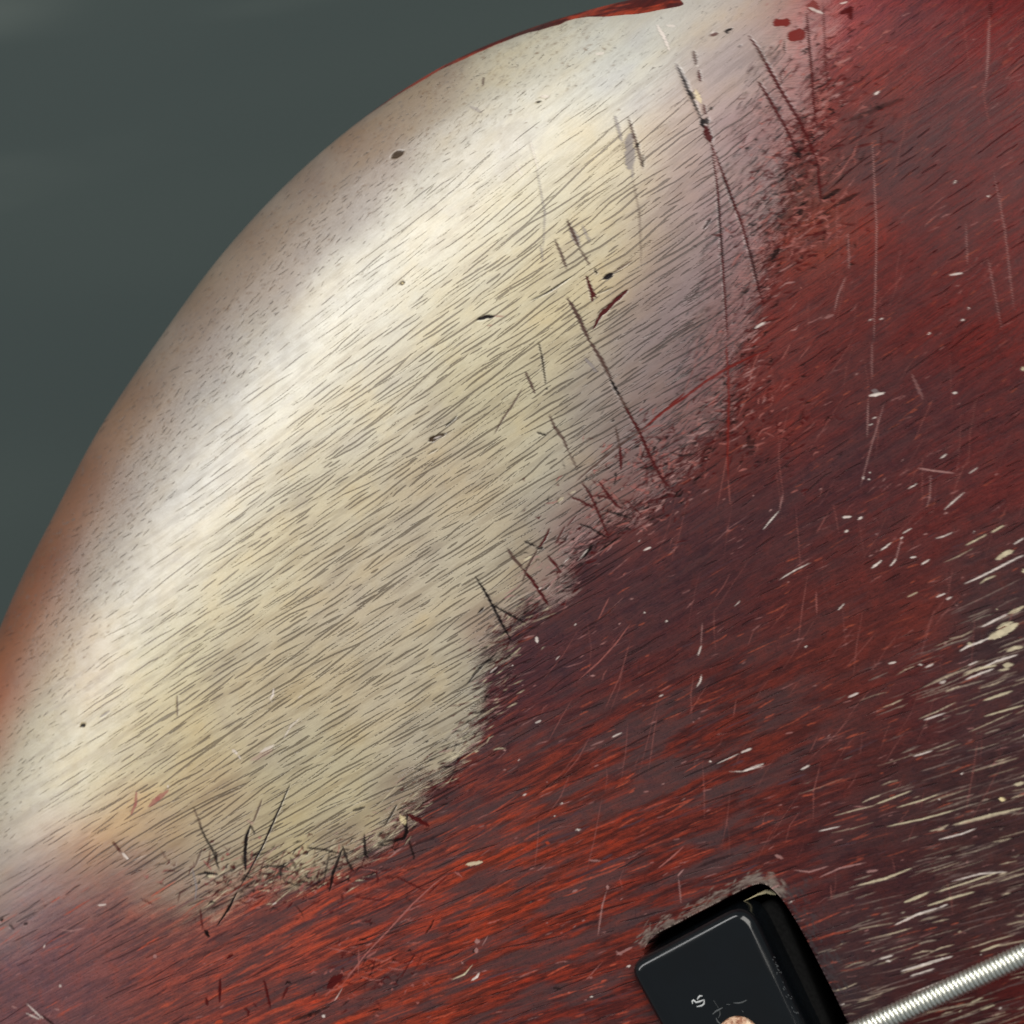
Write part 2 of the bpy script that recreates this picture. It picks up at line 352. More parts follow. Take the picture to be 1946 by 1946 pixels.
# long string-side scratches, upper right
M('B', 'g', 9, .5, (540, 780), (640, 960), (720, 1180)); M('B', 'k', 5, .7, (560, 800), (640, 980), (700, 1120), (770, 1270), (850, 1450))
M('B', 'k', 6, .6, (690, 1120), (780, 1200)); M('B', 'b', 5, .7, (760, 620), (790, 790)); M('B', 'd', 4, .8, (820, 860), (845, 1000)); M('B', 'd', 4, .7, (880, 1270), (910, 1400))
M('B', 'k', 8, .85, (860, 1450), (880, 1560)); M('B', 'k', 8, .8, (925, 1440), (920, 1520)); M('B', 'd', 12, .85, (900, 1540), (970, 1730)); M('B', 'w', 9, .9, (310, 300), (400, 460), (470, 620)); M('B', 'w', 4, .6, (420, 310), (540, 320))
M('B', 'y', 8, .5, (780, 1100), (850, 1260)); M('B', 'w', 4, .7, (790, 810), (830, 800))
M('B', 'k', 3, .9, (1140, 380), (1235, 350)); M('B', 'k', 3, .8, (1145, 390), (1190, 400)); M('B', 'd', 5, .7, (960, 430), (1060, 410)); M('B', 'w', 2.5, .8, (965, 410), (1020, 385)); M('B', 'k', 5, .7, (960, 1320), (990, 1325)); M('B', 'g', 5, .8, (1325, 825), (1335, 830)); M('B', 'k', 3, .5, (1310, 560), (1340, 570))
M(3, 'd', 4, .85, (270, 730), (310, 830), (360, 960), (400, 1070), (450, 1200), (490, 1350), (525, 1490), (560, 1620)); M(3, 'k', 2.6, .6, (340, 930), (400, 1080)); M(3, 'k', 2.4, .6, (470, 1270), (530, 1500))
M(3, 'd', 3.2, .85, (280, 760), (310, 950), (320, 1050), (340, 1350), (355, 1580), (370, 1800)); M(3, 'k', 2.6, .7, (315, 1050), (345, 1370)); M(6, 'r', 4, .9, (360, 0), (370, 150), (375, 300), (372, 420), (368, 600), (372, 720)); M(6, 'p', 3, .4, (372, 720), (382, 860))
M(3, 'l', 3, .45, (300, 780), (320, 940))
M(3, 'd', 5, .85, (480, 190), (530, 260), (590, 370), (640, 460), (700, 560), (760, 660), (800, 750), (845, 860)); M(3, 'b', 5, .5, (520, 250), (570, 330)); M(3, 'd', 5, .85, (525, 425), (570, 490), (620, 580), (670, 660), (710, 750), (750, 840)); M(3, 'd', 4.5, .8, (845, 860), (850, 960), (860, 1060))
M(3, 'd', 3.5, .85, (785, 60), (800, 250), (815, 420), (825, 570), (840, 680)); M(3, 'd', 2.6, .6, (870, 0), (885, 300), (900, 500)); M(3, 'd', 3, .4, (640, 780), (680, 930), (720, 1100)); M(3, 'k', 10, .75, (735, 800), (750, 830)); M(3, 'k', 9, .7, (740, 1130), (770, 1110)); M(3, 'k', 7, .7, (870, 1050), (960, 1000)); M(3, 'k', 6, .65, (930, 1090), (1060, 1020)); M(3, 'k', 9, .75, (600, 1360), (640, 1310)); M(3, 'k', 5, .7, (240, 1210), (280, 1150)); M(3, 'k', 4, .6, (320, 1350), (350, 1330))
M(3, 'r', 13, .95, (625, 120), (680, 118), ragged=.2, taper=False); M(3, 'r', 20, .95, (712, 188), (752, 180), ragged=.2, taper=False); M(3, 'r', 22, .8, (790, 30), (850, 45)); M(3, 'w', 6, .7, (795, 40), (870, 70)); M(3, 'd', 9, .8, (960, 70), (1010, 50), (1020, 100)); M(3, 'w', 4, .7, (960, 20), (1000, 10))
M(3, 'w', 6, .95, (1140, 500), (1172, 480)); M(3, 'w', 6, .95, (515, 1730), (565, 1700)); M(3, 'w', 3, .9, (1560, 970), (1575, 950)); M(3, 'w', 4, .8, (1540, 1450), (1610, 1440)); M(3, 'w', 4, .9, (1635, 1625), (1645, 1628)); M(3, 'w', 4, .9, (1425, 1765), (1440, 1752)); M(3, 'w', 4, .9, (1600, 1690), (1620, 1685)); M(3, 'w', 4, .8, (1735, 1035), (1752, 1033)); M(3, 'w', 3, .8, (1170, 1685), (1190, 1678))
M(3, 'l', 2.6, .6, (1130, 730), (1140, 900), (1155, 1200), (1150, 1450), (1140, 1804)); M(3, 'l', 2.2, .5, (1770, 900), (1830, 1200), (1880, 1640)); M(3, 'l', 2, .5, (1740, 1350), (1815, 1740)); M(3, 'l', 2.2, .5, (1625, 1170), (1635, 1400)); M(3, 'l', 2.2, .55, (1750, 60), (1745, 300), (1725, 490)); M(3, 'l', 5, .25, (1745, 150), (1735, 420)); M(3, 'd', 3, .7, (1755, 0), (1755, 100))
M(3, 'p', 2.2, .7, (900, 970), (960, 920), (1030, 810), (1060, 740)); M(3, 'p', 2.2, .6, (850, 640), (900, 520), (940, 450)); M(3, 'l', 2.6, .7, (930, 1650), (950, 1560), (990, 1460)); M(3, 'l', 4, .5, (880, 1680), (930, 1660)); M(3, 'l', 3, .5, (1005, 1230), (1010, 1420)); M(3, 'p', 2, .5, (1420, 1110), (1530, 1020)); M(3, 'p', 2, .5, (1800, 890), (1870, 850)); M(3, 'p', 2, .7, (1840, 250), (1880, 200)); M(3, 'p', 2.5, .5, (1830, 420), (1920, 330))
M(3, 'k', 8, .4, (1000, 640), (1160, 570), (1300, 520)); 
# centre: dents and scratches of the bare patch
M(2, 'n', 11, .95, (280, 890), (345, 855), ragged=.1); M(2, 'n', 6, .9, (325, 1605), (352, 1595)); M(2, 'y', 3, .8, (335, 1600), (345, 1598)); M(2, 'k', 5.5, .9, (765, 1805), (810, 1790), (860, 1785)); M(2, 'p', 2, .6, (860, 1785), (915, 1788)); M(2, 'p', 2, .6, (820, 1840), (850, 1835)); M(2, 'b', 3, .8, (800, 435), (795, 485)); M(2, 'k', 2.5, .8, (1095, 580), (1125, 572)); M(2, 'g', 5, .5, (720, 600), (790, 635)); M(2, 'w', 7, .6, (1120, 545), (1170, 545)); M(2, 'w', 6, .6, (1430, 305), (1480, 300))
M(2, 'w', 6, .5, (980, 930), (1015, 990)); M(2, 'w', 4, .6, (1060, 790), (1110, 970)); M(2, 'g', 2.5, .6, (1100, 960), (1145, 1200), (1135, 1420)); M(2, 'w', 3, .4, (990, 760), (1005, 900))
M(2, 'g', 16, .75, (1625, 780), (1625, 930), taper=False); M(2, 'b', 4, .75, (1615, 660), (1650, 770), (1700, 950)); M(2, 'k', 5, .9, (1665, 810), (1670, 830)); M(2, 'g', 6, .7, (1540, 650), (1580, 800)); M(2, 'g', 3, .7, (1640, 950), (1640, 1010)); M(2, 'k', 4, .5, (1700, 870), (1700, 950)); M(2, 'b', 3, .4, (1640, 1010), (1680, 1200), (1690, 1500))
M(2, 'g', 12, .65, (1290, 1290), (1340, 1390)); M(2, 'b', 5, .8, (1270, 1240), (1310, 1330), (1340, 1400)); M(2, 'b', 3.5, .7, (1340, 1400), (1400, 1500)); M(2, 'b', 4, .75, (1200, 1350), (1240, 1440), (1270, 1520)); M(2, 'g', 5, .6, (1355, 1270), (1400, 1370)); M(2, 'g', 3, .6, (1120, 1380), (1135, 1480))
M(2, 'd', 6, .95, (1380, 1560), (1405, 1640), (1415, 1700)); M(2, 'd', 4, .9, (1400, 1620), (1435, 1680)); M(2, 'k', 8, .9, (1475, 1575), (1530, 1545)); M(2, 'k', 3, .85, (1425, 1515), (1440, 1550)); M(2, 'd', 7, .95, (1420, 1855), (1460, 1780), (1520, 1720), (1615, 1635)); M(2, 'b', 2.5, .7, (1530, 1540), (1640, 1470)); M(2, 'k', 2.4, .6, (1060, 1700), (1180, 1640), (1300, 1560)); M(2, 'k', 2.4, .6, (1440, 1660), (1530, 1620))
M(2, 'b', 6, .85, (1270, 1680), (1330, 1780), (1400, 1932)); M(5, 'b', 6, .85, (1400, 0), (1460, 90), (1520, 210)); M(5, 'k', 5, .85, (1515, 210), (1570, 310)); M(5, 'b', 4.5, .85, (1560, 290), (1620, 400), (1670, 490)); M(5, 'd', 5, .9, (1600, 370), (1680, 510), (1740, 650), (1800, 760), (1850, 820)); M(6, 'd', 3, .7, (0, 680), (50, 780))
M(5, 'g', 5, .7, (1370, 90), (1440, 170)); M(5, 'r', 4.5, .95, (1932, 290), (1830, 380), (1700, 490)); M(6, 'r', 4.5, .9, (0, 390), (130, 300), (250, 210), (370, 135), (510, 70), (600, 40)); M(5, 'b', 3.2, .75, (1700, 490), (1560, 590), (1400, 720), (1320, 790)); M(5, 'd', 5, .9, (1570, 590), (1575, 720)); M(5, 'b', 3, .8, (1545, 480), (1565, 580)); M(5, 'k', 3, .7, (1520, 450), (1540, 440))
M(5, 'k', 2.8, .75, (1110, 0), (1130, 90), (1150, 240)); M(5, 'b', 4, .8, (1035, 170), (1060, 220), (1090, 290)); M(5, 'b', 3, .7, (1020, 260), (960, 360), (910, 430), (860, 520)); M(5, 'k', 3, .8, (1150, 270), (1160, 262)); M(5, 'b', 4, .75, (1170, 410), (1200, 480), (1250, 550), (1280, 620)); M(5, 'b', 3, .6, (1280, 620), (1330, 720)); M(5, 'k', 2.4, .8, (1100, 510), (1155, 527))
M(5, 'n', 10, .95, (490, 555), (535, 535), ragged=.15); M(5, 'n', 7, .9, (530, 540), (580, 518)); M(5, 'w', 2.5, .8, (515, 545), (560, 530)); M(5, 'k', 2.4, .7, (580, 480), (650, 415)); M(5, 'k', 2.2, .6, (480, 635), (540, 600))
# crossing cuts where bare wood meets paint
M(5, 'k', 4, .9, (755, 1330), (800, 1400), (850, 1490), (890, 1570), (930, 1640), (955, 1690)); M(5, 'k', 3, .9, (840, 1480), (930, 1530), (1040, 1590)); M('D', 'b', 5, .8, (550, 690), (620, 790), (690, 870)); M('D', 'd', 5, .85, (690, 870), (780, 990), (860, 1100), (930, 1210)); M('D', 'd', 3.5, .8, (940, 500), (890, 610), (830, 690)); M('D', 'b', 3, .8, (830, 690), (730, 870), (690, 1000)); M('D', 'k', 4, .8, (820, 690), (880, 680)); M('D', 'd', 4, .8, (920, 750), (980, 820), (1040, 900)); M('D', 'd', 2.6, .7, (1080, 480), (990, 650)); M('D', 'd', 2.4, .7, (1190, 380), (1100, 480)); M('D', 'k', 2.4, .8, (700, 620), (820, 670))
M('D', 'd', 3.4, .85, (1230, 70), (1310, 190), (1360, 300), (1420, 440), (1480, 590)); M('D', 'd', 3.6, .85, (1390, 70), (1450, 160), (1540, 280), (1600, 330)); M('D', 'd', 2.6, .85, (1130, 215), (1220, 245), (1300, 290), (1370, 330)); M('D', 'd', 2.4, .8, (1360, 200), (1450, 215), (1520, 250)); M('D', 'k', 2.6, .8, (1200, 460), (1300, 490), (1400, 550), (1470, 590)); M('D', 'k', 3, .7, (1440, 340), (1560, 370), (1690, 410)); M('D', 'k', 5, .85, (1230, 780), (1330, 670)); M('D', 'w', 2.6, .8, (1060, 830), (1120, 770)); M('D', 'w', 2.6, .8, (1200, 800), (1290, 690)); M('D', 'k', 3, .8, (1380, 720), (1600, 570))
M('D', 'c', 6, .9, (700, 800), (770, 760)); M('D', 'w', 4, .9, (1800, 705), (1870, 675)); M('D', 'w', 7, .95, (815, 1500), (828, 1550)); M('D', 'w', 4, .9, (845, 1060), (858, 1045)); M('D', 'c', 8, .7, (1010, 260), (1070, 220)); M('D', 'c', 5, .6, (1130, 180), (1180, 160)); M('D', 'w', 3, .8, (590, 1770), (605, 1755)); M('D', 'w', 3, .9, (1800, 1280), (1820, 1270)); M('D', 'w', 2.6, .7, (1165, 1395), (1185, 1375)); M('D', 'p', 2.2, .6, (1490, 1130), (1380, 1350)); M('D', 'p', 2.4, .7, (1680, 1380), (1540, 1570), (1380, 1740), (1200, 1900)); M('D', 'k', 4, .7, (180, 1932), (300, 1780), (460, 1640)); M('D', 'w', 3, .7, (390, 1830), (460, 1770)); M('D', 'k', 3, .8, (280, 1280), (340, 1225))
# lower edge of the bare patch
M(7, 'k', 2.6, .85, (1640, 560), (1560, 740), (1480, 920), (1400, 1070), (1340, 1170)); M(7, 'k', 3.2, .85, (1340, 1170), (1290, 1270), (1225, 1365)); M(7, 'k', 5, .85, (1415, 795), (1390, 860), (1383, 950), (1385, 1060)); M(7, 'k', 3, .7, (1415, 800), (1440, 850)); M(7, 'l', 3, .6, (1395, 770), (1430, 790)); M(7, 'b', 2.6, .7, (1480, 650), (1430, 780)); M(7, 'k', 2.6, .75, (1120, 780), (1160, 870), (1200, 940), (1240, 1060)); M(7, 'k', 3.4, .8, (1110, 1080), (1160, 1065), (1230, 1075)); M(7, 'c', 5, .9, (1170, 1085), (1215, 1088)); M(7, 'k', 3, .7, (1215, 940), (1225, 1000)); M(7, 'g', 3, .7, (1085, 1040), (1110, 1150), (1100, 1220)); M(7, 'b', 3, .6, (1140, 930), (1100, 1030)); M(7, 'b', 2.4, .6, (1090, 690), (1140, 810))
M(7, 'k', 5, .9, (1155, 1390), (1182, 1430)); M(7, 'd', 2.4, .7, (1130, 1270), (1145, 1390)); M(7, 'd', 2, .6, (790, 1210), (870, 1250)); M(7, 'p', 9, .75, (840, 690), (890, 650), (950, 600)); M(7, 'p', 5, .75, (740, 740), (765, 680), (770, 610)); M(7, 'w', 3, .8, (945, 570), (950, 585)); M(7, 'd', 2.4, .8, (635, 890), (690, 960)); M(7, 'w', 6, .9, (690, 955), (725, 990)); M(7, 'w', 2, .6, (740, 1000), (830, 965))
M(7, 'w', 5, .9, (1545, 25), (1540, 60), (1525, 90)); M(7, 'w', 7, .8, (1310, 370), (1340, 395)); M(7, 'w', 4, .8, (1345, 400), (1358, 425)); M(7, 'w', 8, .7, (1470, 385), (1545, 345)); M(7, 'w', 3.5, .6, (1600, 310), (1640, 240), (1700, 185)); M(7, 'w', 3, .6, (1680, 80), (1710, 60)); M(7, 'l', 9, .45, (1420, 430), (1540, 370)); M(7, 'b', 2.4, .6, (1000, 60), (1002, 190)); M(7, 'k', 6, .85, (455, 240), (480, 228)); M(7, 'g', 3, .7, (560, 190), (620, 150))
M(7, 'l', 2.6, .6, (340, 1385), (400, 1395), (480, 1378)); M(7, 'l', 2.6, .6, (60, 1170), (140, 1140)); M(7, 'k', 4, .7, (135, 1360), (155, 1350)); M(7, 'k', 3, .6, (50, 1360), (80, 1385)); M(7, 'k', 4, .8, (0, 1340), (15, 1325)); M(7, 'w', 3.5, .8, (550, 1250), (600, 1245)); M(7, 'w', 3, .8, (245, 1490), (255, 1470)); M(7, 'l', 8, .8, (870, 1530), (880, 1545)); M(7, 'w', 5, .7, (335, 1700), (345, 1712)); M(7, 'w', 3, .8, (150, 1805), (240, 1890)); M(7, 'w', 3, .7, (145, 1858), (225, 1895)); M(7, 'k', 2.5, .8, (235, 1870), (310, 1932)); M(7, 'l', 3, .7, (65, 1820), (95, 1830)); M(7, 'l', 3, .7, (305, 1835), (335, 1840))
M(7, 'd', 4, .9, (1280, 1550), (1315, 1530)); M(7, 'd', 3.6, .9, (1243, 1665), (1240, 1800)); M(7, 'd', 3.4, .9, (1490, 1670), (1528, 1830)); M(7, 'd', 4, .8, (1163, 1770), (1172, 1815)); M(7, 'd', 2.6, .8, (1380, 1830), (1405, 1850), (1400, 1875)); M(7, 'd', 4, .7, (1595, 1780), (1625, 1710)); M(7, 'd', 2.6, .7, (1435, 1805), (1448, 1825)); M(7, 'w', 6, .9, (1820, 1870), (1835, 1880)); M(7, 'd', 14, .8, (1850, 1720), (1932, 1640)); M(7, 'k', 6, .6, (1640, 1900), (1750, 1870), (1860, 1820)); M(7, 'w', 2, .8, (1890, 1790), (1932, 1720)); M(7, 'o', 8, .7, (1220, 1910), (1260, 1905)); M(7, 'w', 4, .6, (1540, 1245), (1560, 1235))
M(7, 'k', 4.5, .8, (1932, 930), (1880, 1070), (1860, 1170)); M(7, 'k', 3, .6, (1860, 950), (1825, 1130)); M(7, 'k', 3, .7, (1500, 1030), (1600, 1030), (1640, 1050)); M(7, 'k', 3, .7, (1730, 925), (1830, 935), (1932, 960)); M(7, 'k', 5, .5, (1640, 980), (1670, 1040))
M(8, 'k', 5.5, .92, (370, 735), (355, 790), (365, 840), (345, 870), (290, 890)); M(8, 'd', 7, .92, (370, 735), (420, 765), (490, 800)); M(8, 'k', 3, .75, (375, 880), (410, 990)); M(8, 'k', 4.5, .8, (125, 850), (130, 960), (150, 990)); M(8, 'k', 3.5, .75, (0, 910), (30, 1000), (65, 1060)); M(8, 'k', 2.8, .7, (310, 680), (240, 800)); M(8, 'k', 4, .7, (60, 715), (130, 695)); M(8, 'k', 4, .6, (200, 900), (290, 880)); M(8, 'y', 10, .6, (330, 740), (355, 790)); M(8, 'k', 3, .5, (365, 1050), (415, 1035)); M(8, 'd', 2.6, .7, (310, 1090), (460, 1165))
M(8, 'c', 9, .95, (700, 1020), (795, 1005), ragged=.4); M(8, 'p', 2.6, .85, (0, 1700), (130, 1530), (290, 1360), (400, 1240), (520, 1130), (600, 1070)); M(8, 'd', 2.4, .6, (600, 1080), (480, 1190)); M(8, 'l', 8, .9, (762, 1440), (765, 1465)); M(8, 'k', 6, .8, (750, 1500), (748, 1515)); M(8, 'l', 7, .9, (760, 1490), (757, 1520)); M(8, 'l', 2, .7, (825, 1420), (790, 1480)); M(8, 'c', 3.2, .9, (738, 1585), (690, 1640), (620, 1670)); M(8, 'w', 5, .9, (775, 1630), (760, 1655), (730, 1675)); M(8, 'r', 10, .6, (700, 1580), (760, 1560)); M(8, 'l', 5, .8, (675, 1580), (685, 1570))
M(8, 'l', 5, .9, (1500, 1135), (1498, 1160)); M(8, 'l', 2.2, .75, (1495, 1165), (1470, 1250), (1445, 1420)); M(8, 'l', 3, .8, (1300, 1175), (1330, 1160)); M(8, 'l', 3, .7, (1395, 995), (1460, 1000)); M(8, 'o', 3, .8, (1150, 890), (1170, 905)); M(8, 'w', 3, .8, (1525, 300), (1580, 275)); M(8, 'w', 4, .7, (1090, 220), (1125, 205)); M(8, 'l', 2.2, .6, (1480, 320), (1400, 350)); M(8, 'w', 3.5, .9, (1320, 820), (1345, 825)); M(8, 'w', 4, .9, (1235, 675), (1248, 672)); M(8, 'w', 3, .8, (1197, 745), (1205, 742)); M(8, 'w', 3, .8, (1020, 630), (1040, 622)); M(8, 'p', 2, .6, (1370, 1680), (1470, 1570)); M(8, 'k', 2.6, .6, (1190, 1715), (1240, 1725)); M(8, 'w', 4, .9, (1608, 1597), (1630, 1590)); M(8, 'l', 4, .7, (1550, 1530), (1640, 1485)); M(8, 'l', 3, .6, (1545, 1510), (1580, 1530)); M(8, 'p', 2.4, .9, (1932, 915), (1860, 980), (1780, 1045)); M(8, 'l', 3, .9, (1895, 1085), (1932, 1045)); M(8, 'l', 2.2, .6, (1900, 1090), (1915, 1240)); M(8, 'w', 3, .8, (1790, 70), (1815, 60)); 
# paint side, right
M(6, 'w', 7, .95, (1115, 283), (1150, 278), (1195, 268)); M(6, 'g', 9, .5, (1130, 255), (1160, 262)); M(6, 'w', 5, .9, (1555, 270), (1580, 265)); M(6, 'l', 2.4, .7, (1110, 300), (1105, 500)); M(6, 'l', 2.6, .6, (1195, 320), (1165, 420), (1120, 570), (1070, 760)); M(6, 'l', 2.6, .45, (1130, 0), (1130, 200)); M(6, 'w', 3, .8, (1130, 405), (1155, 395)); M(6, 'w', 2.6, .7, (1115, 440), (1135, 430)); M(6, 'w', 3.6, .85, (1490, 615), (1525, 590)); M(6, 'l', 2.4, .85, (1370, 665), (1450, 678), (1565, 692)); M(6, 'w', 3.4, .9, (555, 990), (600, 935), (640, 890)); M(6, 'l', 2.2, .7, (640, 890), (662, 800)); M(6, 'w', 2.6, .8, (640, 1255), (720, 1205), (805, 1165))
M(6, 'w', 5, .95, (975, 925), (1022, 920)); M(6, 'w', 5, .95, (1055, 935), (1080, 922)); M(6, 'w', 5, .9, (985, 1003), (1005, 992)); M(6, 'w', 4, .9, (1080, 715), (1090, 718)); M(6, 'w', 4, .9, (1108, 725), (1120, 725)); M(6, 'w', 3.4, .9, (1510, 885), (1550, 850), (1620, 790)); M(6, 'w', 2.6, .8, (1640, 695), (1690, 660)); M(6, 'w', 3, .8, (1320, 775), (1370, 745)); M(6, 'w', 3, .8, (405, 1395), (435, 1365)); M(6, 'w', 4, .9, (950, 1415), (985, 1380)); M(6, 'w', 3, .9, (212, 1655), (230, 1600)); M(6, 'w', 3, .9, (225, 1800), (228, 1760)); M(6, 'l', 2.2, .6, (228, 1600), (235, 1480)); M(6, 'p', 2, .7, (840, 1440), (835, 1310)); M(6, 'w', 4, .9, (40, 1473), (52, 1472)); M(6, 'w', 4, .9, (775, 1608), (788, 1605)); M(6, 'l', 2.4, .6, (1440, 700), (1435, 820), (1415, 880)); M(6, 'l', 6, .35, (1340, 170), (1400, 300)); M(6, 'k', 2.6, .6, (60, 580), (120, 600), (200, 590)); M(6, 'p', 2.4, .6, (480, 220), (510, 110), (540, 50)); M(6, 'p', 3, .6, (655, 90), (700, 10)); M(6, 'p', 2.2, .6, (740, 100), (810, 10)); M(6, 'k', 14, .5, (480, 500), (500, 560)); M(6, 'k', 8, .4, (480, 580), (500, 590))
M('C', 'w', 5.5, .95, (100, 505), (160, 460), (225, 410)); M('C', 'w', 3.4, .9, (210, 290), (270, 250), (345, 190)); M('C', 'w', 4.5, .95, (325, 480), (370, 430), (400, 385)); M('C', 'l', 2.6, .7, (400, 385), (430, 260), (460, 160)); M('C', 'w', 4, .8, (450, 155), (480, 125)); M('C', 'w', 2.6, .8, (470, 90), (590, 20)); M('C', 'w', 4, .95, (570, 375), (640, 368)); M('C', 'w', 4.5, .95, (700, 460), (795, 400)); M('C', 'w', 3, .7, (870, 145), (960, 125), (1080, 70)); M('C', 'c', 3.4, .9, (1230, 230), (1330, 180), (1490, 95)); M('C', 'c', 5, .9, (1540, 75), (1690, -10)); M('C', 'w', 4.4, .95, (1220, 690), (1400, 610), (1600, 510), (1870, 370), (1940, 345)); M('C', 'c', 13, .85, (1600, 395), (1720, 330), (1800, 295)); M('C', 'c', 4, .8, (1400, 690), (1470, 640), (1600, 590))
M('C', 'c', 20, .95, (1500, 1350), (1640, 1290), (1800, 1200), (1860, 1170), ragged=.25); M('C', 'c', 8, .9, (1600, 1230), (1700, 1180), (1800, 1150)); M('C', 'w', 5, .95, (1160, 1500), (1260, 1440), (1400, 1390), (1520, 1335)); M('C', 'c', 8, .7, (1260, 1400), (1310, 1420)); M('C', 'w', 5, .95, (1420, 1210), (1560, 1140), (1740, 1050)); M('C', 'c', 9, .8, (1740, 1050), (1860, 1000), (1940, 960)); M('C', 'c', 10, .8, (1730, 1500), (1830, 1460), (1920, 1450)); M('C', 'c', 12, .85, (1680, 1670), (1800, 1660)); M('C', 'w', 4.4, .95, (1430, 1700), (1600, 1620), (1860, 1540)); M('C', 'w', 4.4, .9, (1230, 1840), (1400, 1770), (1570, 1710)); M('C', 'c', 4, .8, (1630, 1730), (1760, 1710)); M('C', 'w', 4, .9, (300, 1650), (395, 1630)); M('C', 'w', 3.6, .85, (740, 1700), (850, 1650)); M('C', 'w', 3.6, .85, (1260, 1670), (1380, 1620)); M('C', 'w', 3.6, .9, (880, 850), (990, 805)); M('C', 'w', 3.6, .9, (1000, 880), (1070, 845)); M('C', 'w', 4, .9, (1810, 215), (1932, 140)); M('C', 'c', 8, .8, (1600, 1000), (1610, 1000)); M('C', 'c', 3, .7, (530, 850), (660, 790)); M('C', 'w', 6, .7, (920, 1880), (990, 1860)); M('C', 'c', 12, .9, (1920, 520), (1945, 550))
M(6, 'c', 9, .95, (1925, 130), (1932, 150))
for pl, w_, k in (([(1060, 1200), (1200, 1165), (1340, 1110)], 5, 'c'), ([(1300, 1290), (1380, 1260), (1430, 1235)], 7, 'c'), ([(1420, 1310), (1540, 1270), (1670, 1235)], 4.6, 'c'), ([(1250, 1410), (1380, 1350), (1480, 1320)], 5, 'w'), ([(1480, 1320), (1530, 1300)], 3.4, 'w'),
                  ([(1280, 1655), (1400, 1620), (1500, 1590), (1555, 1575)], 5.4, 'w'), ([(1330, 1680), (1460, 1640)], 3.4, 'w'), ([(1700, 1550), (1810, 1510)], 4.6, 'c'), ([(1340, 1770), (1430, 1735), (1520, 1700)], 3.2, 'w'), ([(1550, 1180), (1700, 1140), (1840, 1130)], 3, 'w'), ([(1460, 1240), (1650, 1180), (1800, 1130)], 3.4, 'c'),
                  ([(850, 915), (960, 890)], 3, 'w'), ([(450, 598), (560, 558)], 4, 'w'), ([(440, 500), (495, 478)], 5, 'w'), ([(755, 590), (800, 568)], 5, 'w'), ([(1005, 208), (1060, 185)], 5, 'w'), ([(310, 560), (430, 505)], 2.2, 'w'), ([(560, 570), (450, 600), (380, 600)], 2, 'w'), ([(205, 155), (225, 120), (230, 90)], 3, 'w'),
                  ([(1145, 775), (1250, 735), (1340, 700)], 3.2, 'c'), ([(1260, 790), (1400, 750), (1480, 720)], 3, 'c'), ([(1350, 520), (1450, 490)], 3, 'w'), ([(1610, 95), (1700, 55), (1790, 40)], 4.6, 'c'), ([(1720, 225), (1870, 175)], 6, 'c'), ([(1400, 330), (1520, 290)], 3, 'w'), ([(1720, 310), (1840, 275), (1932, 250)], 3.4, 'c'),
                  ([(1210, 890), (1400, 850), (1580, 800)], 3.4, 'c'), ([(1560, 880), (1750, 830), (1932, 790)], 4, 'c'), ([(1480, 960), (1600, 930), (1680, 900)], 3.4, 'w'), ([(1100, 1130), (1160, 1120)], 4, 'l'), ([(620, 1040), (660, 1060)], 4, 'l'), ([(850, 1160), (960, 1110), (1100, 1080)], 2.4, 'l'), ([(720, 1120), (800, 1130), (900, 1100)], 2.2, 'l'),
                  ([(1170, 1590), (1240, 1570)], 4, 'w'), ([(1650, 1820), (1720, 1790)], 3, 'c'), ([(1700, 1860), (1780, 1830)], 3.4, 'c'), ([(1590, 1870), (1600, 1860)], 3, 'c'), ([(1800, 1850), (1812, 1850)], 4, 'w'), ([(640, 1200), (570, 1230)], 3, 'l'), ([(1800, 745), (1830, 750)], 7, 'y'), ([(1880, 670), (1930, 660)], 9, 'c')):
    M(9, k, w_, .85, *pl)

# ------------------------------------------------------------------ scattered small wear
rng = np.random.RandomState(11)
def flow_ang(x, y): return math.atan(float(slope(np.array(x, float), np.array(y, float))))
def stroke(x, y, ang, L, w_, k, al, bend=0.0):
    c, s = math.cos(ang), math.sin(ang)
    mx, my = x + c * L / 2 - s * bend, y + s * L / 2 + c * bend
    mark([(x, y), (mx, my), (x + c * L, y + s * L)], w_, k, al)
def sg(v): return 1 / (1 + math.exp(-v))
chips = [(S(132, 118, 106), .05), (S(108, 90, 84), .04), (S(172, 156, 134), .06), (S(90, 72, 70), .03)]
n = 0
while n < 520:                         # open grain along the strings
    x, y = rng.uniform(1150, 1990), rng.uniform(950, 1990)
    p = sg((x - 1690 + (y - 1500) * -0.22) / 55) * sg((y - 1180 - (1946 - x) * 0.45) / 50)
    if y > 1640: p = max(p, sg((x - 1590) / 25) * 0.9)
    if rng.rand() > p * (0.35 + 0.9 * (vnoise(np.array(x / 60.), np.array(y / 30.)) > 0.5)): continue
    n += 1
    stroke(x, y, flow_ang(x, y) + rng.normal(0, .05), rng.gamma(2.2, 22) + 6, rng.uniform(0.9, 2.3), chips[rng.randint(4)], rng.uniform(.25, .8), rng.normal(0, 1.2))
for _ in range(110):                   # bright specks over the paint
    x, y = rng.uniform(950, 1946), rng.uniform(150, 1946)
    if y < 1500 - 0.75 * (x - 500) + 350 - 400: continue
    stroke(x, y, flow_ang(x, y) + rng.normal(0, .3), rng.uniform(3, 11), rng.uniform(1.0, 2.2), 'w' if rng.rand() < .35 else 'l', rng.uniform(.4, .9))
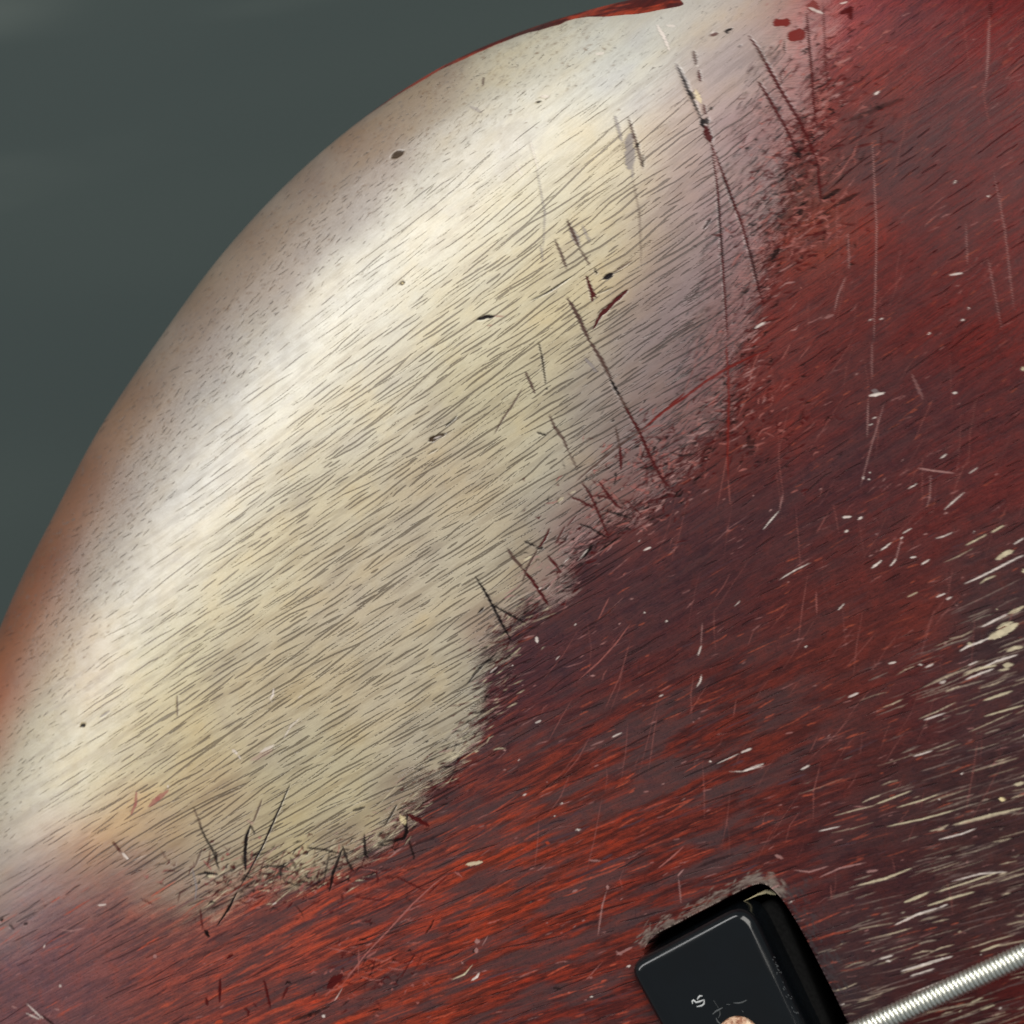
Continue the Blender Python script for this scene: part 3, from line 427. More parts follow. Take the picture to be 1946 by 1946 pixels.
for _ in range(260):                   # hairline scuffs, steep
    x, y = rng.uniform(1000, 1946), rng.uniform(0, 1700)
    if y < 1200 - (x - 1000) * 1.6: continue
    stroke(x, y, math.radians(rng.choice([-80, 86, -55, -62]) + rng.normal(0, 6)), rng.uniform(20, 150), rng.uniform(1.0, 2.0), 'p', rng.uniform(.15, .5), rng.normal(0, 3))
def flowline(x, y, L, w_, k, al, jit=.04, seg_n=4, off=0.0):
    pl = [(x, y)]; a = rng.normal(0, jit)
    for i in range(seg_n):
        a = .6 * a + rng.normal(0, jit)
        t_ = flow_ang(x, y) + a + off; x += math.cos(t_) * L / seg_n; y += math.sin(t_) * L / seg_n; pl.append((x, y))
    mark(pl, w_, k, al)
PF = np.full(N, -1.0, np.float32)           # groove field: a ramp round every pore line, cut to a crisp line in the material
def groove(x, y, L, A, jit=.05, seg_n=4, off=0.0, RR=3.7):
    pl = [(x, y)]; a = rng.normal(0, jit)
    for i in range(seg_n):
        a = .5 * a + rng.normal(0, jit)
        t_ = flow_ang(x, y) + a + off; x += math.cos(t_) * L / seg_n; y += math.sin(t_) * L / seg_n; pl.append((x, y))
    for q_ in (pl[0], pl[seg_n // 2], pl[-1]):          # keep clear of the lines already cut
        ix = near(q_[0] - 2.2, q_[0] + 2.2, q_[1] - 2.2, q_[1] + 2.2)
        ix = ix[(np.abs(PX[ix] - q_[0]) < 4.5) & (np.abs(PY[ix] - q_[1]) < 4.5)]
        if len(ix) and PF[ix].max() > .30 + .3 * rng.rand(): return False
    for i in range(seg_n):
        (x0, y0), (x1, y1) = pl[i], pl[i + 1]
        ix = near(min(x0, x1) - RR, max(x0, x1) + RR, min(y0, y1) - RR, max(y0, y1) + RR)
        if not len(ix): continue
        ex, ey = x1 - x0, y1 - y0; l2 = ex * ex + ey * ey + 1e-9
        t = np.clip(((PX[ix] - x0) * ex + (PY[ix] - y0) * ey) / l2, 0, 1)
        d = np.hypot(PX[ix] - x0 - t * ex, PY[ix] - y0 - t * ey); s_ = (i + t) / seg_n
        f = (A - .32 * np.abs(2 * s_ - 1) ** 3) - d / RR
        PF[ix] = np.maximum(PF[ix], f)
    return True
lookup_keys = {}
def cov_at(x, y):
    k = (int(x // 12), int(y // 12))
    if k not in lookup_keys:
        ix = near(x - 6, x + 6, y - 6, y + 6)
        lookup_keys[k] = (float(cov[ix].mean()), float(bf0[ix].mean())) if len(ix) else (-99, 0)
    return lookup_keys[k]
bf0 = (PX + PY - FR) * R2 - smooth_t((PX - PY) * R2)
PK = [(S(78, 66, 56), .06), (S(48, 38, 34), .09), (S(104, 90, 76), .05), (S(66, 64, 66), .06)]
n = 0; tries = 0
while n < 13500 and tries < 120000:                        # open pores of the bare wood, in loose bundles along the grain
    tries += 1; x, y = rng.uniform(-40, 1480), rng.uniform(0, 1760)
    c_, b_ = cov_at(x, y)
    if c_ < -4 or b_ < 8: continue
    lav_ = x - .25 * (1000 - y) > 1200
    dens = .08 + .92 * float(sstep(np.array(b_), 240, 430))
    if b_ < 190: dens = .75 * (1 - .85 * float(sstep(np.array(b_), 110, 185)))
    th_ = float(slope(np.array(x), np.array(y)))
    q = vnoise(np.array(x / 260. + 9), np.array((y - th_ * x) / 22.))
    if not lav_ and rng.rand() > dens * (.62 + .5 * (q > .55)): continue
    if b_ < 190:
        if groove(x, y, rng.uniform(8, 34), rng.uniform(.42, .68), .14, 3, -.1): n += 1
    elif lav_:
        if rng.rand() < .75:
            if groove(x, y, rng.uniform(14, 50), rng.uniform(.55, .86), .09, 3, -.2): n += 1
        else: flowline(x, y, rng.uniform(10, 34), rng.uniform(1.2, 2.4), (PK[1], PK[3], (S(78, 56, 58), .05))[rng.randint(3)], rng.uniform(.2, .6), .10, 2, -.24)
    elif groove(x, y, rng.gamma(2.6, 34) + 16, (.58 + .40 * rng.rand()) * (.72 + .28 * dens), .058, 5): n += 1
for _ in range(5200):                  # streaks in the lacquer following the grain
    x, y = rng.uniform(-60, 1960), rng.uniform(0, 1980)
    c_, b_ = cov_at(x, y)
    if c_ > -8: continue
    low = float(sstep(np.array(y + .2 * x), 1450, 1850)) * (1 - float(sstep(np.array(x), 1400, 1750)))
    left = float(sstep(np.array(450. - x), 0, 350))
    r = rng.rand()
    if r < .30: groove(x, y, rng.gamma(2.5, 16 + 12 * low) + 10, rng.uniform(.62, .95), .07)
    elif r < .55: flowline(x, y, rng.gamma(2.5, 14 + 14 * low) + 8, rng.uniform(1.4, 2.6 + 2.2 * low), [(S(58, 36, 38), .04), (S(44, 30, 32), .05), (S(66, 48, 54), .03)][rng.randint(3)], rng.uniform(.15, .42 + .42 * low) * (1 - .55 * left), .07)
    elif r < .80: flowline(x, y, rng.gamma(2.5, 8 + 8 * low) + 6, rng.uniform(1.2, 2.4 + low), (S(150 + 14 * low, 74, 54), .0), rng.uniform(.12, .4 + .2 * low), .07)
    else: flowline(x, y, rng.gamma(2, 8) + 5, rng.uniform(1.0, 1.8), (S(150, 104, 100), .0), rng.uniform(.12, .45), .12)
# frayed border of the bare patch: follow the outline and scribble
bp = bare[2:33]
seg = np.hypot(*np.diff(bp, axis=0).T); cum = np.concatenate([[0], np.cumsum(seg)])
for _ in range(1600):
    t = rng.uniform(0, cum[-1]); x = np.interp(t, cum, bp[:, 0]); y = np.interp(t, cum, bp[:, 1])
    j = np.searchsorted(cum, t) - 1; e = bp[min(j + 1, len(bp) - 1)] - bp[j]; e = e / (np.hypot(*e) + 1e-9)
    off = rng.normal(0, 24); x += -e[1] * off; y += e[0] * off
    if y > 1590 and x < 390: continue
    a = flow_ang(x, y) + rng.normal(0, .22)
    L = rng.gamma(2, 8) + 5
    r = rng.rand()
    if r < .62: stroke(x, y, a, L, rng.uniform(1.5, 3.4), 'k' if rng.rand() < .5 else 'd', rng.uniform(.35, .8), rng.normal(0, 2.5))
    elif y > 1150: stroke(x, y, a, L * 1.2, rng.uniform(1.0, 2.2), 'c' if rng.rand() < .6 else 'l', rng.uniform(.2, .55), rng.normal(0, 1.0))
    else: stroke(x, y, a, L, rng.uniform(1.3, 2.6), 'l', rng.uniform(.35, .7), rng.normal(0, 2))
for cx, cy, sx, sy, m in ((1510, 330, 45, 70, 260), (1500, 440, 60, 40, 170), (1250, 880, 60, 40, 200), (1430, 800, 60, 60, 140), (520, 1660, 110, 26, 240), (1160, 960, 60, 45, 120), (1560, 200, 60, 110, 240), (690, 1850, 60, 40, 120)):
    for _ in range(m):
        x, y = rng.normal(cx, sx), rng.normal(cy, sy)
        stroke(x, y, flow_ang(x, y) + rng.normal(0, .6), rng.gamma(2, 6) + 4, rng.uniform(1.4, 3.4), ('k', 'd', 'd', 'p')[rng.randint(4)], rng.uniform(.3, .8), rng.normal(0, 2.5))
for _ in range(1700):                  # pits and short checks in the darkened edge
    t = rng.uniform(0, 1); q = sil[1:16]; cu = np.linspace(0, len(q) - 1, len(q))
    x = np.interp(t * (len(q) - 1), cu, q[:, 0]); y = np.interp(t * (len(q) - 1), cu, q[:, 1]); o_ = abs(rng.normal(0, 75)) + 12
    x += o_ * .75; y += o_ * .66
    stroke(x, y, math.radians(-42) + rng.normal(0, .35), rng.uniform(4, 14), rng.uniform(0.8, 1.6), (S(104, 80, 62), .04) if rng.rand() < .7 else (S(96, 90, 88), .04), rng.uniform(.2, .5), rng.normal(0, 1.5))
# scuffed grey rim round the pickup hole
cav = np.array([(1219, 1806), (1243, 1776), (1277, 1760), (1332, 1731), (1380, 1707), (1419, 1686), (1443, 1679), (1458, 1683), (1475, 1698), (1490, 1716),
                (1524, 1771), (1558, 1838), (1590, 1901), (1611, 1946), (1680, 2085), (2010, 2760), (1690, 2900), (1320, 2010), (1262, 1900), (1228, 1835)], float)
for _ in range(420):
    k = rng.randint(1, 13); t = rng.rand(); p = cav[k - 1] * (1 - t) + cav[k] * t
    e = cav[k] - cav[k - 1]; e /= np.hypot(*e); o_ = abs(rng.normal(0, 10 if k < 9 else 26))
    x, y = p[0] + e[1] * o_, p[1] - e[0] * o_
    stroke(x, y, math.atan2(e[1], e[0]) + rng.normal(0, .25), rng.uniform(6, 26), rng.uniform(1.4, 3), (S(120, 108, 100), .02) if k < 9 else (S(58, 52, 54), .02), rng.uniform(.2, .6))

for pl_, w_, k_, al_, kw_ in HAND: mark(pl_, w_, k_, min(1, al_ * (.85 if k_ in ('c', 'w', 'l') else 1.05)), **kw_)
# fine marks live only where the mesh is fine enough to carry them
fine_ = np.zeros((nr, nc), bool); fine_[:len(L_in), (a_arr > a_in[0]) & (a_arr < a_in[-1])] = True
fine_ = fine_.ravel(); MA[~fine_] = 0; DZ[~fine_] = 0; PF[~fine_] = -1
# ------------------------------------------------------------------ pickup cavity sunk in the same surface
cavw = unproject(cav[:, 0], cav[:, 1], 0.0)[:, :2]
def round_poly(p, it=3):
    for _ in range(it):
        q = np.roll(p, -1, 0); p = np.stack([p * .75 + q * .25, p * .25 + q * .75], 1).reshape(-1, 2)
    return p
cavr = round_poly(cavw, 3)
cidx = np.nonzero((np.abs(P[:, 0] - cavr[:, 0].mean()) < 0.06) & (np.abs(P[:, 1] - cavr[:, 1].mean()) < 0.06))[0]
cp = P[cidx, :2]
cd = dist_poly(cp, cavr, np.roll(cavr, -1, 0)); ins = np.zeros(len(cp), bool)
for (x0, y0), (x1, y1) in zip(cavr, np.roll(cavr, -1, 0)):
    c = (y0 > cp[:, 1]) != (y1 > cp[:, 1])
    with np.errstate(divide='ignore', invalid='ignore'):
        ins ^= c & (cp[:, 0] < (x1 - x0) * (cp[:, 1] - y0) / (y1 - y0) + x0)
sd = np.where(ins, -cd, cd)
FL = 0.0155
for q_ in np.nonzero(np.abs(sd) < 0.00017)[0]:      # pull the vertices next to the outline onto it, for a clean lip
    p_ = cp[q_]; e_ = np.roll(cavr, -1, 0) - cavr
    t_ = np.clip(((p_ - cavr) * e_).sum(1) / ((e_ * e_).sum(1) + 1e-15), 0, 1); n_ = cavr + e_ * t_[:, None]
    P[cidx[q_], :2] = n_[((n_ - p_) ** 2).sum(1).argmin()]; sd[q_] = 0
P[cidx, 2] += np.where(sd < 0, -FL * sstep(-sd, 0.0, 0.0007), -0.0004 * np.exp(-sd / 0.0006))
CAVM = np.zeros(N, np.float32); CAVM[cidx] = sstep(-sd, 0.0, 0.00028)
P[:, 2] -= DZ * (1 - CAVM)

# ------------------------------------------------------------------ body mesh
gi = np.arange(N).reshape(nr, nc)
F = np.stack([gi[:-1, :-1], gi[1:, :-1], gi[1:, 1:], gi[:-1, 1:]], -1).reshape(-1, 4)
loop = np.concatenate([gi[0, :], gi[1:, -1], gi[-1, -2::-1], gi[-2:0:-1, 0]])
lp = P[loop]; wall = []; zs = [-0.0295, -0.0375, -0.0415, THICK * -1]; ins_ = [0, 0.001, 0.0035, 0.008]
cen = P.mean(0)
for z, s in zip(zs, ins_):
    q = lp.copy(); dv = cen[:2] - q[:, :2]; dv /= np.linalg.norm(dv, axis=1)[:, None]
    q[:, :2] += dv * s; q[:, 2] = z - 0.012
    wall.append(q)
base = N; nl = len(loop); V = np.concatenate([P] + wall + [np.array([[cen[0], cen[1], -THICK - 0.012]])])
ids = [loop] + [base + k * nl + np.arange(nl) for k in range(len(zs))]
for r0, r1 in zip(ids[:-1], ids[1:]):
    F = np.concatenate([F, np.stack([r0, np.roll(r0, -1), np.roll(r1, -1), r1], -1)])
cb = len(V) - 1; last = ids[-1]
F = np.concatenate([F, np.stack([last, np.roll(last, -1), np.full(nl, cb), np.full(nl, cb)], -1)[:0]])
tri = np.stack([last, np.roll(last, -1), np.full(nl, cb)], -1)

# ------------------------------------------------------------------ materials
class NT:
    def __init__(s, name):
        s.m = bpy.data.materials.new(name); s.m.use_nodes = True; s.t = s.m.node_tree; s.t.nodes.clear()
        s.out = s.t.nodes.new('ShaderNodeOutputMaterial'); s.b = s.t.nodes.new('ShaderNodeBsdfPrincipled')
        s.t.links.new(s.b.outputs[0], s.out.inputs[0])
    def n(s, k, **kw):
        x = s.t.nodes.new(k)
        for a, b in kw.items(): setattr(x, a, b)
        return x
    def put(s, sock, v):
        if isinstance(v, bpy.types.NodeSocket): s.t.links.new(v, sock)
        elif v is not None: sock.default_value = v
    def math(s, op, a, b=None, c=None, clamp=False):
        x = s.n('ShaderNodeMath', operation=op, use_clamp=clamp)
        for k, v in enumerate((a, b, c)): s.put(x.inputs[k], v)
        return x.outputs[0]
    def mix(s, f, a, b, mode='MIX'):
        x = s.n('ShaderNodeMix', data_type='RGBA', blend_type=mode)
        s.put(x.inputs[0], f)
        s.put(x.inputs[6], a if not isinstance(a, (tuple, list)) else tuple(a) + ((1,) if len(a) == 3 else ()))
        s.put(x.inputs[7], b if not isinstance(b, (tuple, list)) else tuple(b) + ((1,) if len(b) == 3 else ()))
        return x.outputs[2]
    def rng(s, v, a, b, c=0.0, d=1.0, smooth=True):
        x = s.n('ShaderNodeMapRange', interpolation_type='SMOOTHSTEP' if smooth else 'LINEAR')
        for k, q in zip((0, 1, 2, 3, 4), (v, a, b, c, d)): s.put(x.inputs[k], q)
        return x.outputs[0]
    def mapv(s, vec, scale, rot=0.0, loc=(0, 0, 0)):
        x = s.n('ShaderNodeMapping'); s.put(x.inputs[0], vec); x.inputs['Scale'].default_value = scale
        x.inputs['Rotation'].default_value = (0, 0, rot); x.inputs['Location'].default_value = loc
        return x.outputs[0]
    def noise(s, vec, scale=1.0, detail=2.0, rough=0.5, dist=0.0):
        x = s.n('ShaderNodeTexNoise'); s.put(x.inputs['Vector'], vec); x.inputs['Scale'].default_value = scale
        x.inputs['Detail'].default_value = detail; x.inputs['Roughness'].default_value = rough; x.inputs['Distortion'].default_value = dist
        return x.outputs['Fac']
    def attr(s, name):
        return s.n('ShaderNodeAttribute', attribute_name=name)

def body_material():
    t = NT("worn_lacquered_wood")
    uv = t.n('ShaderNodeUVMap', uv_map='grain').outputs[0]
    xy = t.n('ShaderNodeUVMap', uv_map='plan').outputs[0]
    bare_c = t.attr('bare_tint').outputs['Color']; paint_c = t.attr('paint_tint').outputs['Color']
    mk = t.attr('marks'); fld = t.n('ShaderNodeSeparateColor'); t.put(fld.inputs[0], t.attr('fields').outputs['Color'])
    cov_, pore, cavm = fld.outputs[0], fld.outputs[1], fld.outputs[2]
    fl2 = t.n('ShaderNodeSeparateColor'); t.put(fl2.inputs[0], t.attr('fields_b').outputs['Color'])
    streak, soft, hazy = fl2.outputs[0], fl2.outputs[1], fl2.outputs[2]
    # noise bands along the grain
    wv = t.n('ShaderNodeVectorMath', operation='MULTIPLY_ADD'); wn = t.n('ShaderNodeTexNoise'); t.put(wn.inputs['Vector'], t.mapv(uv, (1.6, 2.6, 1))); wn.inputs['Scale'].default_value = 1; wn.inputs['Detail'].default_value = 4
    t.put(wv.inputs[0], wn.outputs['Color']); wv.inputs[1].default_value = (.2, .07, 0); t.put(wv.inputs[2], uv)
    uv = wv.outputs[0]
    n_fib = t.noise(t.mapv(uv, (6, 42, 1)), 1, 3, .62)
    def ridge(sx, sy, ox, wdt):
        q = t.noise(t.mapv(uv, (sx, sy, 1), loc=(ox, ox * 2, 0)), 1, 1, .5)
        return t.rng(t.math('ABSOLUTE', t.math('SUBTRACT', q, .5)), wdt, wdt * .3, 0, 1)
    m1 = t.rng(t.noise(t.mapv(uv, (2.3, 13, 1), loc=(5, 1, 0)), 1, 1, .5), .47, .54)
    m2 = t.rng(t.noise(t.mapv(uv, (3.4, 16, 1), loc=(8, 6, 0)), 1, 1, .5), .50, .56)
    n_pore = t.math('MAXIMUM', t.math('MULTIPLY', ridge(.8, 8.5, 3, .075), m1), t.math('MULTIPLY', ridge(1.3, 11, 7, .085), m2))
    n_patch = t.noise(t.mapv(uv, (.45, 1.6, 1), loc=(9, 2, 0)), 1, 3, .55)
    n_band = t.noise(t.mapv(uv, (1.25, 9.5, 1), loc=(1, 4, 0)), 1, 4, .62, .3)
    n_fine = t.noise(xy, 22, 4, .65)
    n_mid = t.noise(xy, 3.2, 4, .6, .4)
    n_cross = t.noise(t.mapv(xy, (4, 34, 1), rot=math.radians(-48)), 1, 3, .6)
    # bare wood
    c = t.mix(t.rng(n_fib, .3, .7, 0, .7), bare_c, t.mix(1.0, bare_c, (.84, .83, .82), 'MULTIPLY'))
    c = t.mix(t.rng(n_patch, .35, .75, 0, .55), c, t.mix(1.0, c, (1.06, .98, .82), 'MULTIPLY'))
    n_grime = t.noise(t.mapv(uv, (.8, 5.5, 1), loc=(21, 3, 0)), 1, 4, .6)
    c = t.mix(t.math('MULTIPLY', pore, t.rng(n_grime, .54, .38, 0, .9)), c, t.mix(1.0, c, (.78, .755, .735), 'MULTIPLY'))
    n_yel = t.noise(xy, .75, 4, .6, .3)
    c = t.mix(t.rng(n_yel, .50, .66, 0, .5), c, t.mix(1.0, c, (1.04, .98, .85), 'MULTIPLY'))
    c = t.mix(t.rng(n_yel, .47, .34, 0, .8), c, t.mix(1.0, c, (.90, .89, .92), 'MULTIPLY'))
    c = t.mix(t.rng(n_fine, .35, .7, 0, .35), c, t.mix(1.0, c, (.82, .80, .80), 'MULTIPLY'))
    pore_f = t.math('MULTIPLY', n_pore, t.math('MULTIPLY', pore, t.rng(n_patch, .3, .6, .45, 1)))
    c = t.mix(t.math('MULTIPLY', t.rng(n_cross, .42, .66, 0, 1), hazy), c, t.mix(1.0, c, (.60, .55, .56), 'MULTIPLY'))
    c = t.mix(t.math('MULTIPLY', t.rng(n_mid, .48, .62, 0, .6), hazy), c, t.mix(1.0, c, (1.15, .88, .86), 'MULTIPLY'))
    gr = t.attr('grooves').outputs['Fac']
    gj = t.math('ADD', gr, t.math('MULTIPLY', t.math('SUBTRACT', n_fine, .5), .45))
    gf = t.rng(gj, .34, .60, 0, 1)
    pore_f = gf
    c_bare = t.mix(t.math('MULTIPLY', gf, .88), c, t.mix(1.0, c, (.30, .265, .23), 'MULTIPLY'))
    # paint
    lo = t.mix(streak, t.mix(1.0, paint_c, (.85, .86, .9), 'MULTIPLY'), t.mix(1.0, paint_c, (.62, .66, .74), 'MULTIPLY'))
    hi = t.mix(streak, t.mix(1.0, paint_c, (1.15, 1.05, 1.0), 'MULTIPLY'), t.mix(1.0, paint_c, (1.3, 1.12, 1.0), 'MULTIPLY'))
    pk = t.mix(t.rng(n_band, .40, .56, 0, 1), lo, hi)
    pk = t.mix(t.math('MULTIPLY', t.rng(n_band, .50, .66, 0, 1), streak), pk, t.mix(1.0, pk, (1.45, 1.2, .9), 'MULTIPLY'))
    pk = t.mix(t.rng(n_fib, .45, .72, 0, .6), pk, t.mix(1.0, pk, (1.6, 1.5, 1.5), 'MULTIPLY'))
    pk = t.mix(t.rng(n_fib, .45, .30, 0, .6), pk, t.mix(1.0, pk, (.45, .42, .45), 'MULTIPLY'))
    n_big = t.noise(t.mapv(uv, (.45, 2.2, 1), loc=(13, 5, 0)), 1, 4, .6)
    pk = t.mix(t.math('MULTIPLY', t.rng(n_big, .55, .42, 0, .75), t.math('MULTIPLY_ADD', streak, .75, .25)), pk, (.052, .030, .031))
    pk = t.mix(t.rng(n_mid, .52, .68, 0, .45), pk, t.mix(1.0, pk, (1.4, .95, .76), 'MULTIPLY'))
    pk = t.mix(t.rng(n_mid, .46, .34, 0, .5), pk, t.mix(1.0, pk, (.72, .85, 1.0), 'MULTIPLY'))
    pk = t.mix(t.rng(n_fine, .46, .30, 0, .7), pk, t.mix(1.0, pk, (.45, .42, .48), 'MULTIPLY'))
    pk = t.mix(t.rng(n_fine, .55, .75, 0, .45), pk, t.mix(1.0, pk, (1.5, 1.5, 1.6), 'MULTIPLY'))
    pk = t.mix(t.rng(n_cross, .60, .74, 0, .25), pk, t.mix(1.0, pk, (1.6, 1.5, 1.5), 'MULTIPLY'))
    pk = t.mix(t.math('MULTIPLY', gf, .7), pk, t.mix(1.0, pk, (.38, .36, .40), 'MULTIPLY'))
    # border: signed distance broken up along the grain
    brk = t.math('MULTIPLY_ADD', t.math('SUBTRACT', n_band, .5), 1.5, cov_)
    brk = t.math('MULTIPLY_ADD', t.math('SUBTRACT', n_fib, .5), 1.6, brk)
    brk = t.math('MULTIPLY_ADD', t.math('SUBTRACT', n_fine, .5), .9, brk)
    k = t.rng(t.math('DIVIDE', brk, soft), -.5, .5)
    col = t.mix(k, pk, c_bare)
    col = t.mix(mk.outputs['Alpha'], col, mk.outputs['Color'])
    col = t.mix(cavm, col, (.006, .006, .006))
    t.put(t.b.inputs['Base Color'], col)
    # gloss: worn wood satin, lacquer glossier and smeared
    rough = t.math('ADD', t.rng(n_mid, .3, .7, .34, .42), t.math('MULTIPLY', k, -.05))
    rough = t.math('ADD', rough, t.math('MULTIPLY', cavm, .4))
    t.put(t.b.inputs['Roughness'], rough)
    flat_ = t.math('MULTIPLY_ADD', mk.outputs['Alpha'], -.85, 1.0)
    spl = (t.math('MULTIPLY_ADD', cavm, -.3, t.math('MULTIPLY_ADD', k, .5, .15)))
    t.put(t.b.inputs['Specular IOR Level'], t.math('MULTIPLY', spl, flat_))
    t.put(t.b.inputs['Coat Weight'], t.math('MULTIPLY', flat_, t.math('MULTIPLY', k, t.rng(n_mid, .3, .7, .75, .45)))); t.b.inputs['Coat Roughness'].default_value = .27; t.b.inputs['Coat IOR'].default_value = 1.45
    # fine relief
    h = t.math('MULTIPLY', pore_f, -1.3)
    h = t.math('MULTIPLY_ADD', n_fib, .22, h)
    h = t.math('MULTIPLY_ADD', n_fine, .18, h)
    h = t.math('MULTIPLY_ADD', t.math('MULTIPLY', n_band, t.math('SUBTRACT', 1.0, k)), .9, h)
    h = t.math('MULTIPLY_ADD', k, -1.6, h)
    bmp = t.n('ShaderNodeBump'); bmp.inputs['Strength'].default_value = .5; bmp.inputs['Distance'].default_value = .00016
    t.put(bmp.inputs['Height'], h); t.t.links.new(bmp.outputs[0], t.b.inputs['Normal'])
    return t.m
MB = body_material()

def plain(name, col, rough, metal=0.0, spec=.5, noise_amp=.0, scale=3000, bump=0.0, coat=0.0):
    t = NT(name)
    geo = t.n('ShaderNodeTexCoord').outputs['Object']
    nz = t.noise(geo, scale, 4, .6)
    c = t.mix(t.rng(nz, .35, .7, 0, noise_amp), tuple(col), tuple(x * .5 for x in col))
    t.put(t.b.inputs['Base Color'], c)
    t.put(t.b.inputs['Roughness'], t.rng(nz, .3, .7, max(rough - .05, .02), rough + .07))
    t.b.inputs['Metallic'].default_value = metal; t.b.inputs['Specular IOR Level'].default_value = spec
    t.b.inputs['Coat Weight'].default_value = coat
    if bump:
        b = t.n('ShaderNodeBump'); b.inputs['Strength'].default_value = .5; b.inputs['Distance'].default_value = bump
        t.put(b.inputs['Height'], nz); t.t.links.new(b.outputs[0], t.b.inputs['Normal'])
    return t.m

# ------------------------------------------------------------------ tabletop behind
def table_material():
    t = NT("grey_green_painted_board")
    g = t.n('ShaderNodeTexCoord').outputs['Object']
    big = t.noise(t.mapv(g, (3, 11, 1), rot=math.radians(-16)), 1, 2, .5, .6)
    fin = t.noise(g, 2600, 3, .6)
    c = t.mix(t.rng(big, .35, .7, 0, 1), (.030, .042, .041), (.042, .055, .052))
    c = t.mix(t.rng(fin, .3, .7, 0, .25), c, (.025, .034, .033))
    sm = t.noise(t.mapv(g, (5, 26, 1), rot=math.radians(-22), loc=(1.3, .4, 0)), 1, 3, .5, .3)
    c = t.mix(t.rng(sm, .56, .70, 0, .45), c, (.085, .10, .092))
    t.put(t.b.inputs['Base Color'], c); t.put(t.b.inputs['Roughness'], t.rng(big, .3, .7, .6, .75)); t.b.inputs['Specular IOR Level'].default_value = .12
    return t.m
TZ = -THICK - 0.012
mesh_obj("tabletop", [(-1.5, -1.5, TZ), (1.5, -1.5, TZ), (1.5, 1.5, TZ), (-1.5, 1.5, TZ)], [(0, 1, 2, 3)], table_material(), smooth=False)['kind'] = 'structure'

# body object: an empty, the sculpted slab and its back
body = empty("guitar_body", (0, 0, 0))
tag(body, "dark red lacquered guitar body with a large cream patch worn bare at its rounded edge", "guitar body")
slab = mesh_obj("sculpted_slab", V, F, MB, parent=body)
back = mesh_obj("back_panel", V[np.concatenate([last, [cb]])], np.stack([np.arange(nl), (np.arange(nl) + 1) % nl, np.full(nl, nl)], -1), MB, parent=body, smooth=False)
me = slab.data
NV = len(V); pad = NV - N
def padc(a, v=0.0):
    return np.concatenate([a, np.broadcast_to(np.array(v, np.float32), (pad,) + a.shape[1:])]) if pad else a
def put_attr(name, rgb, al=None):
    at = me.attributes.new(name, 'FLOAT_COLOR', 'POINT')
    d = np.ones((NV, 4), np.float32); d[:, :3] = rgb
    if al is not None: d[:, 3] = al
    at.data.foreach_set('color', d.ravel())
wrapl = np.tile(loop, len(zs))
full = np.concatenate([np.arange(N), wrapl, [loop[0]]])      # the side takes the tint of the edge above it
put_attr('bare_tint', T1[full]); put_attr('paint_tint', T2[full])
MA2 = MA * (1 - CAVM)
put_attr('marks', MC[full], MA2[full])
# red lacquer left along the rim, patchy, upper half
rim = sstep(alp, 200, 300) * (1 - sstep(alp, 908, 922))
rimw = 1 + 6 * sstep(alp, 300, 520) + 6 * sstep(alp, 640, 760) + 22 * sstep(alp, 740, 860) + 14 * (fbm(alp / 50, PX * 0 + 3.0) - .5) * sstep(alp, 300, 700)
b_from = (PX + PY - FR) * R2 - smooth_t(alp)
rimcov = rim * (1 - sstep(b_from, rimw - 5, rimw + 5))
covf = np.clip(cov / 40, -4, 4)
covf = covf * (1 - rimcov) + (-3) * rimcov
# softness of the border
softf = 1.3 + 5.5 * np.exp(-((PX - 90) ** 2 + (PY - 1700) ** 2) / (2 * 210 ** 2)) + .9 * np.exp(-((PX - 1540) ** 2 + (PY - 60) ** 2) / (2 * 160 ** 2))
pore_w = sstep(cov, -5, 50) * (1 - .8 * sstep(-(b_from - 190), 0, 110)) * (1 - .45 * np.exp(-((PX - 850) ** 2 + (PY - 420) ** 2) / (2 * 260 ** 2)))
pore_w *= 1 - .85 * sstep(PX - 0.25 * (1000 - PY), 1230, 1330)
strk = sstep(PX, 100, 620) * np.clip(sstep(PY + .25 * PX, 1500, 1750) * (1 - sstep(PX, 1350, 1700)), 0, 1)
put_attr('fields', np.stack([covf, pore_w, CAVM], -1)[full])
hz = np.where(cov > -20, sstep(PX - 0.25 * (1000 - PY), 1180, 1320) * (1 - sstep(-cov, -30, 20)), 0)
put_attr('fields_b', np.stack([strk, softf, hz], -1)[full])
put_attr('grooves', np.stack([PF, PF, PF], -1)[full])
li = np.empty(len(me.loops), np.int32); me.loops.foreach_get('vertex_index', li)
fi = full[li]
for nm, u, v in (('grain', GS, GT), ('plan', P[:, 0] * 150, P[:, 1] * 150)):
    lay = me.uv_layers.new(name=nm)
    lay.data.foreach_set('uv', np.stack([u[fi], v[fi]], -1).astype(np.float32).ravel())
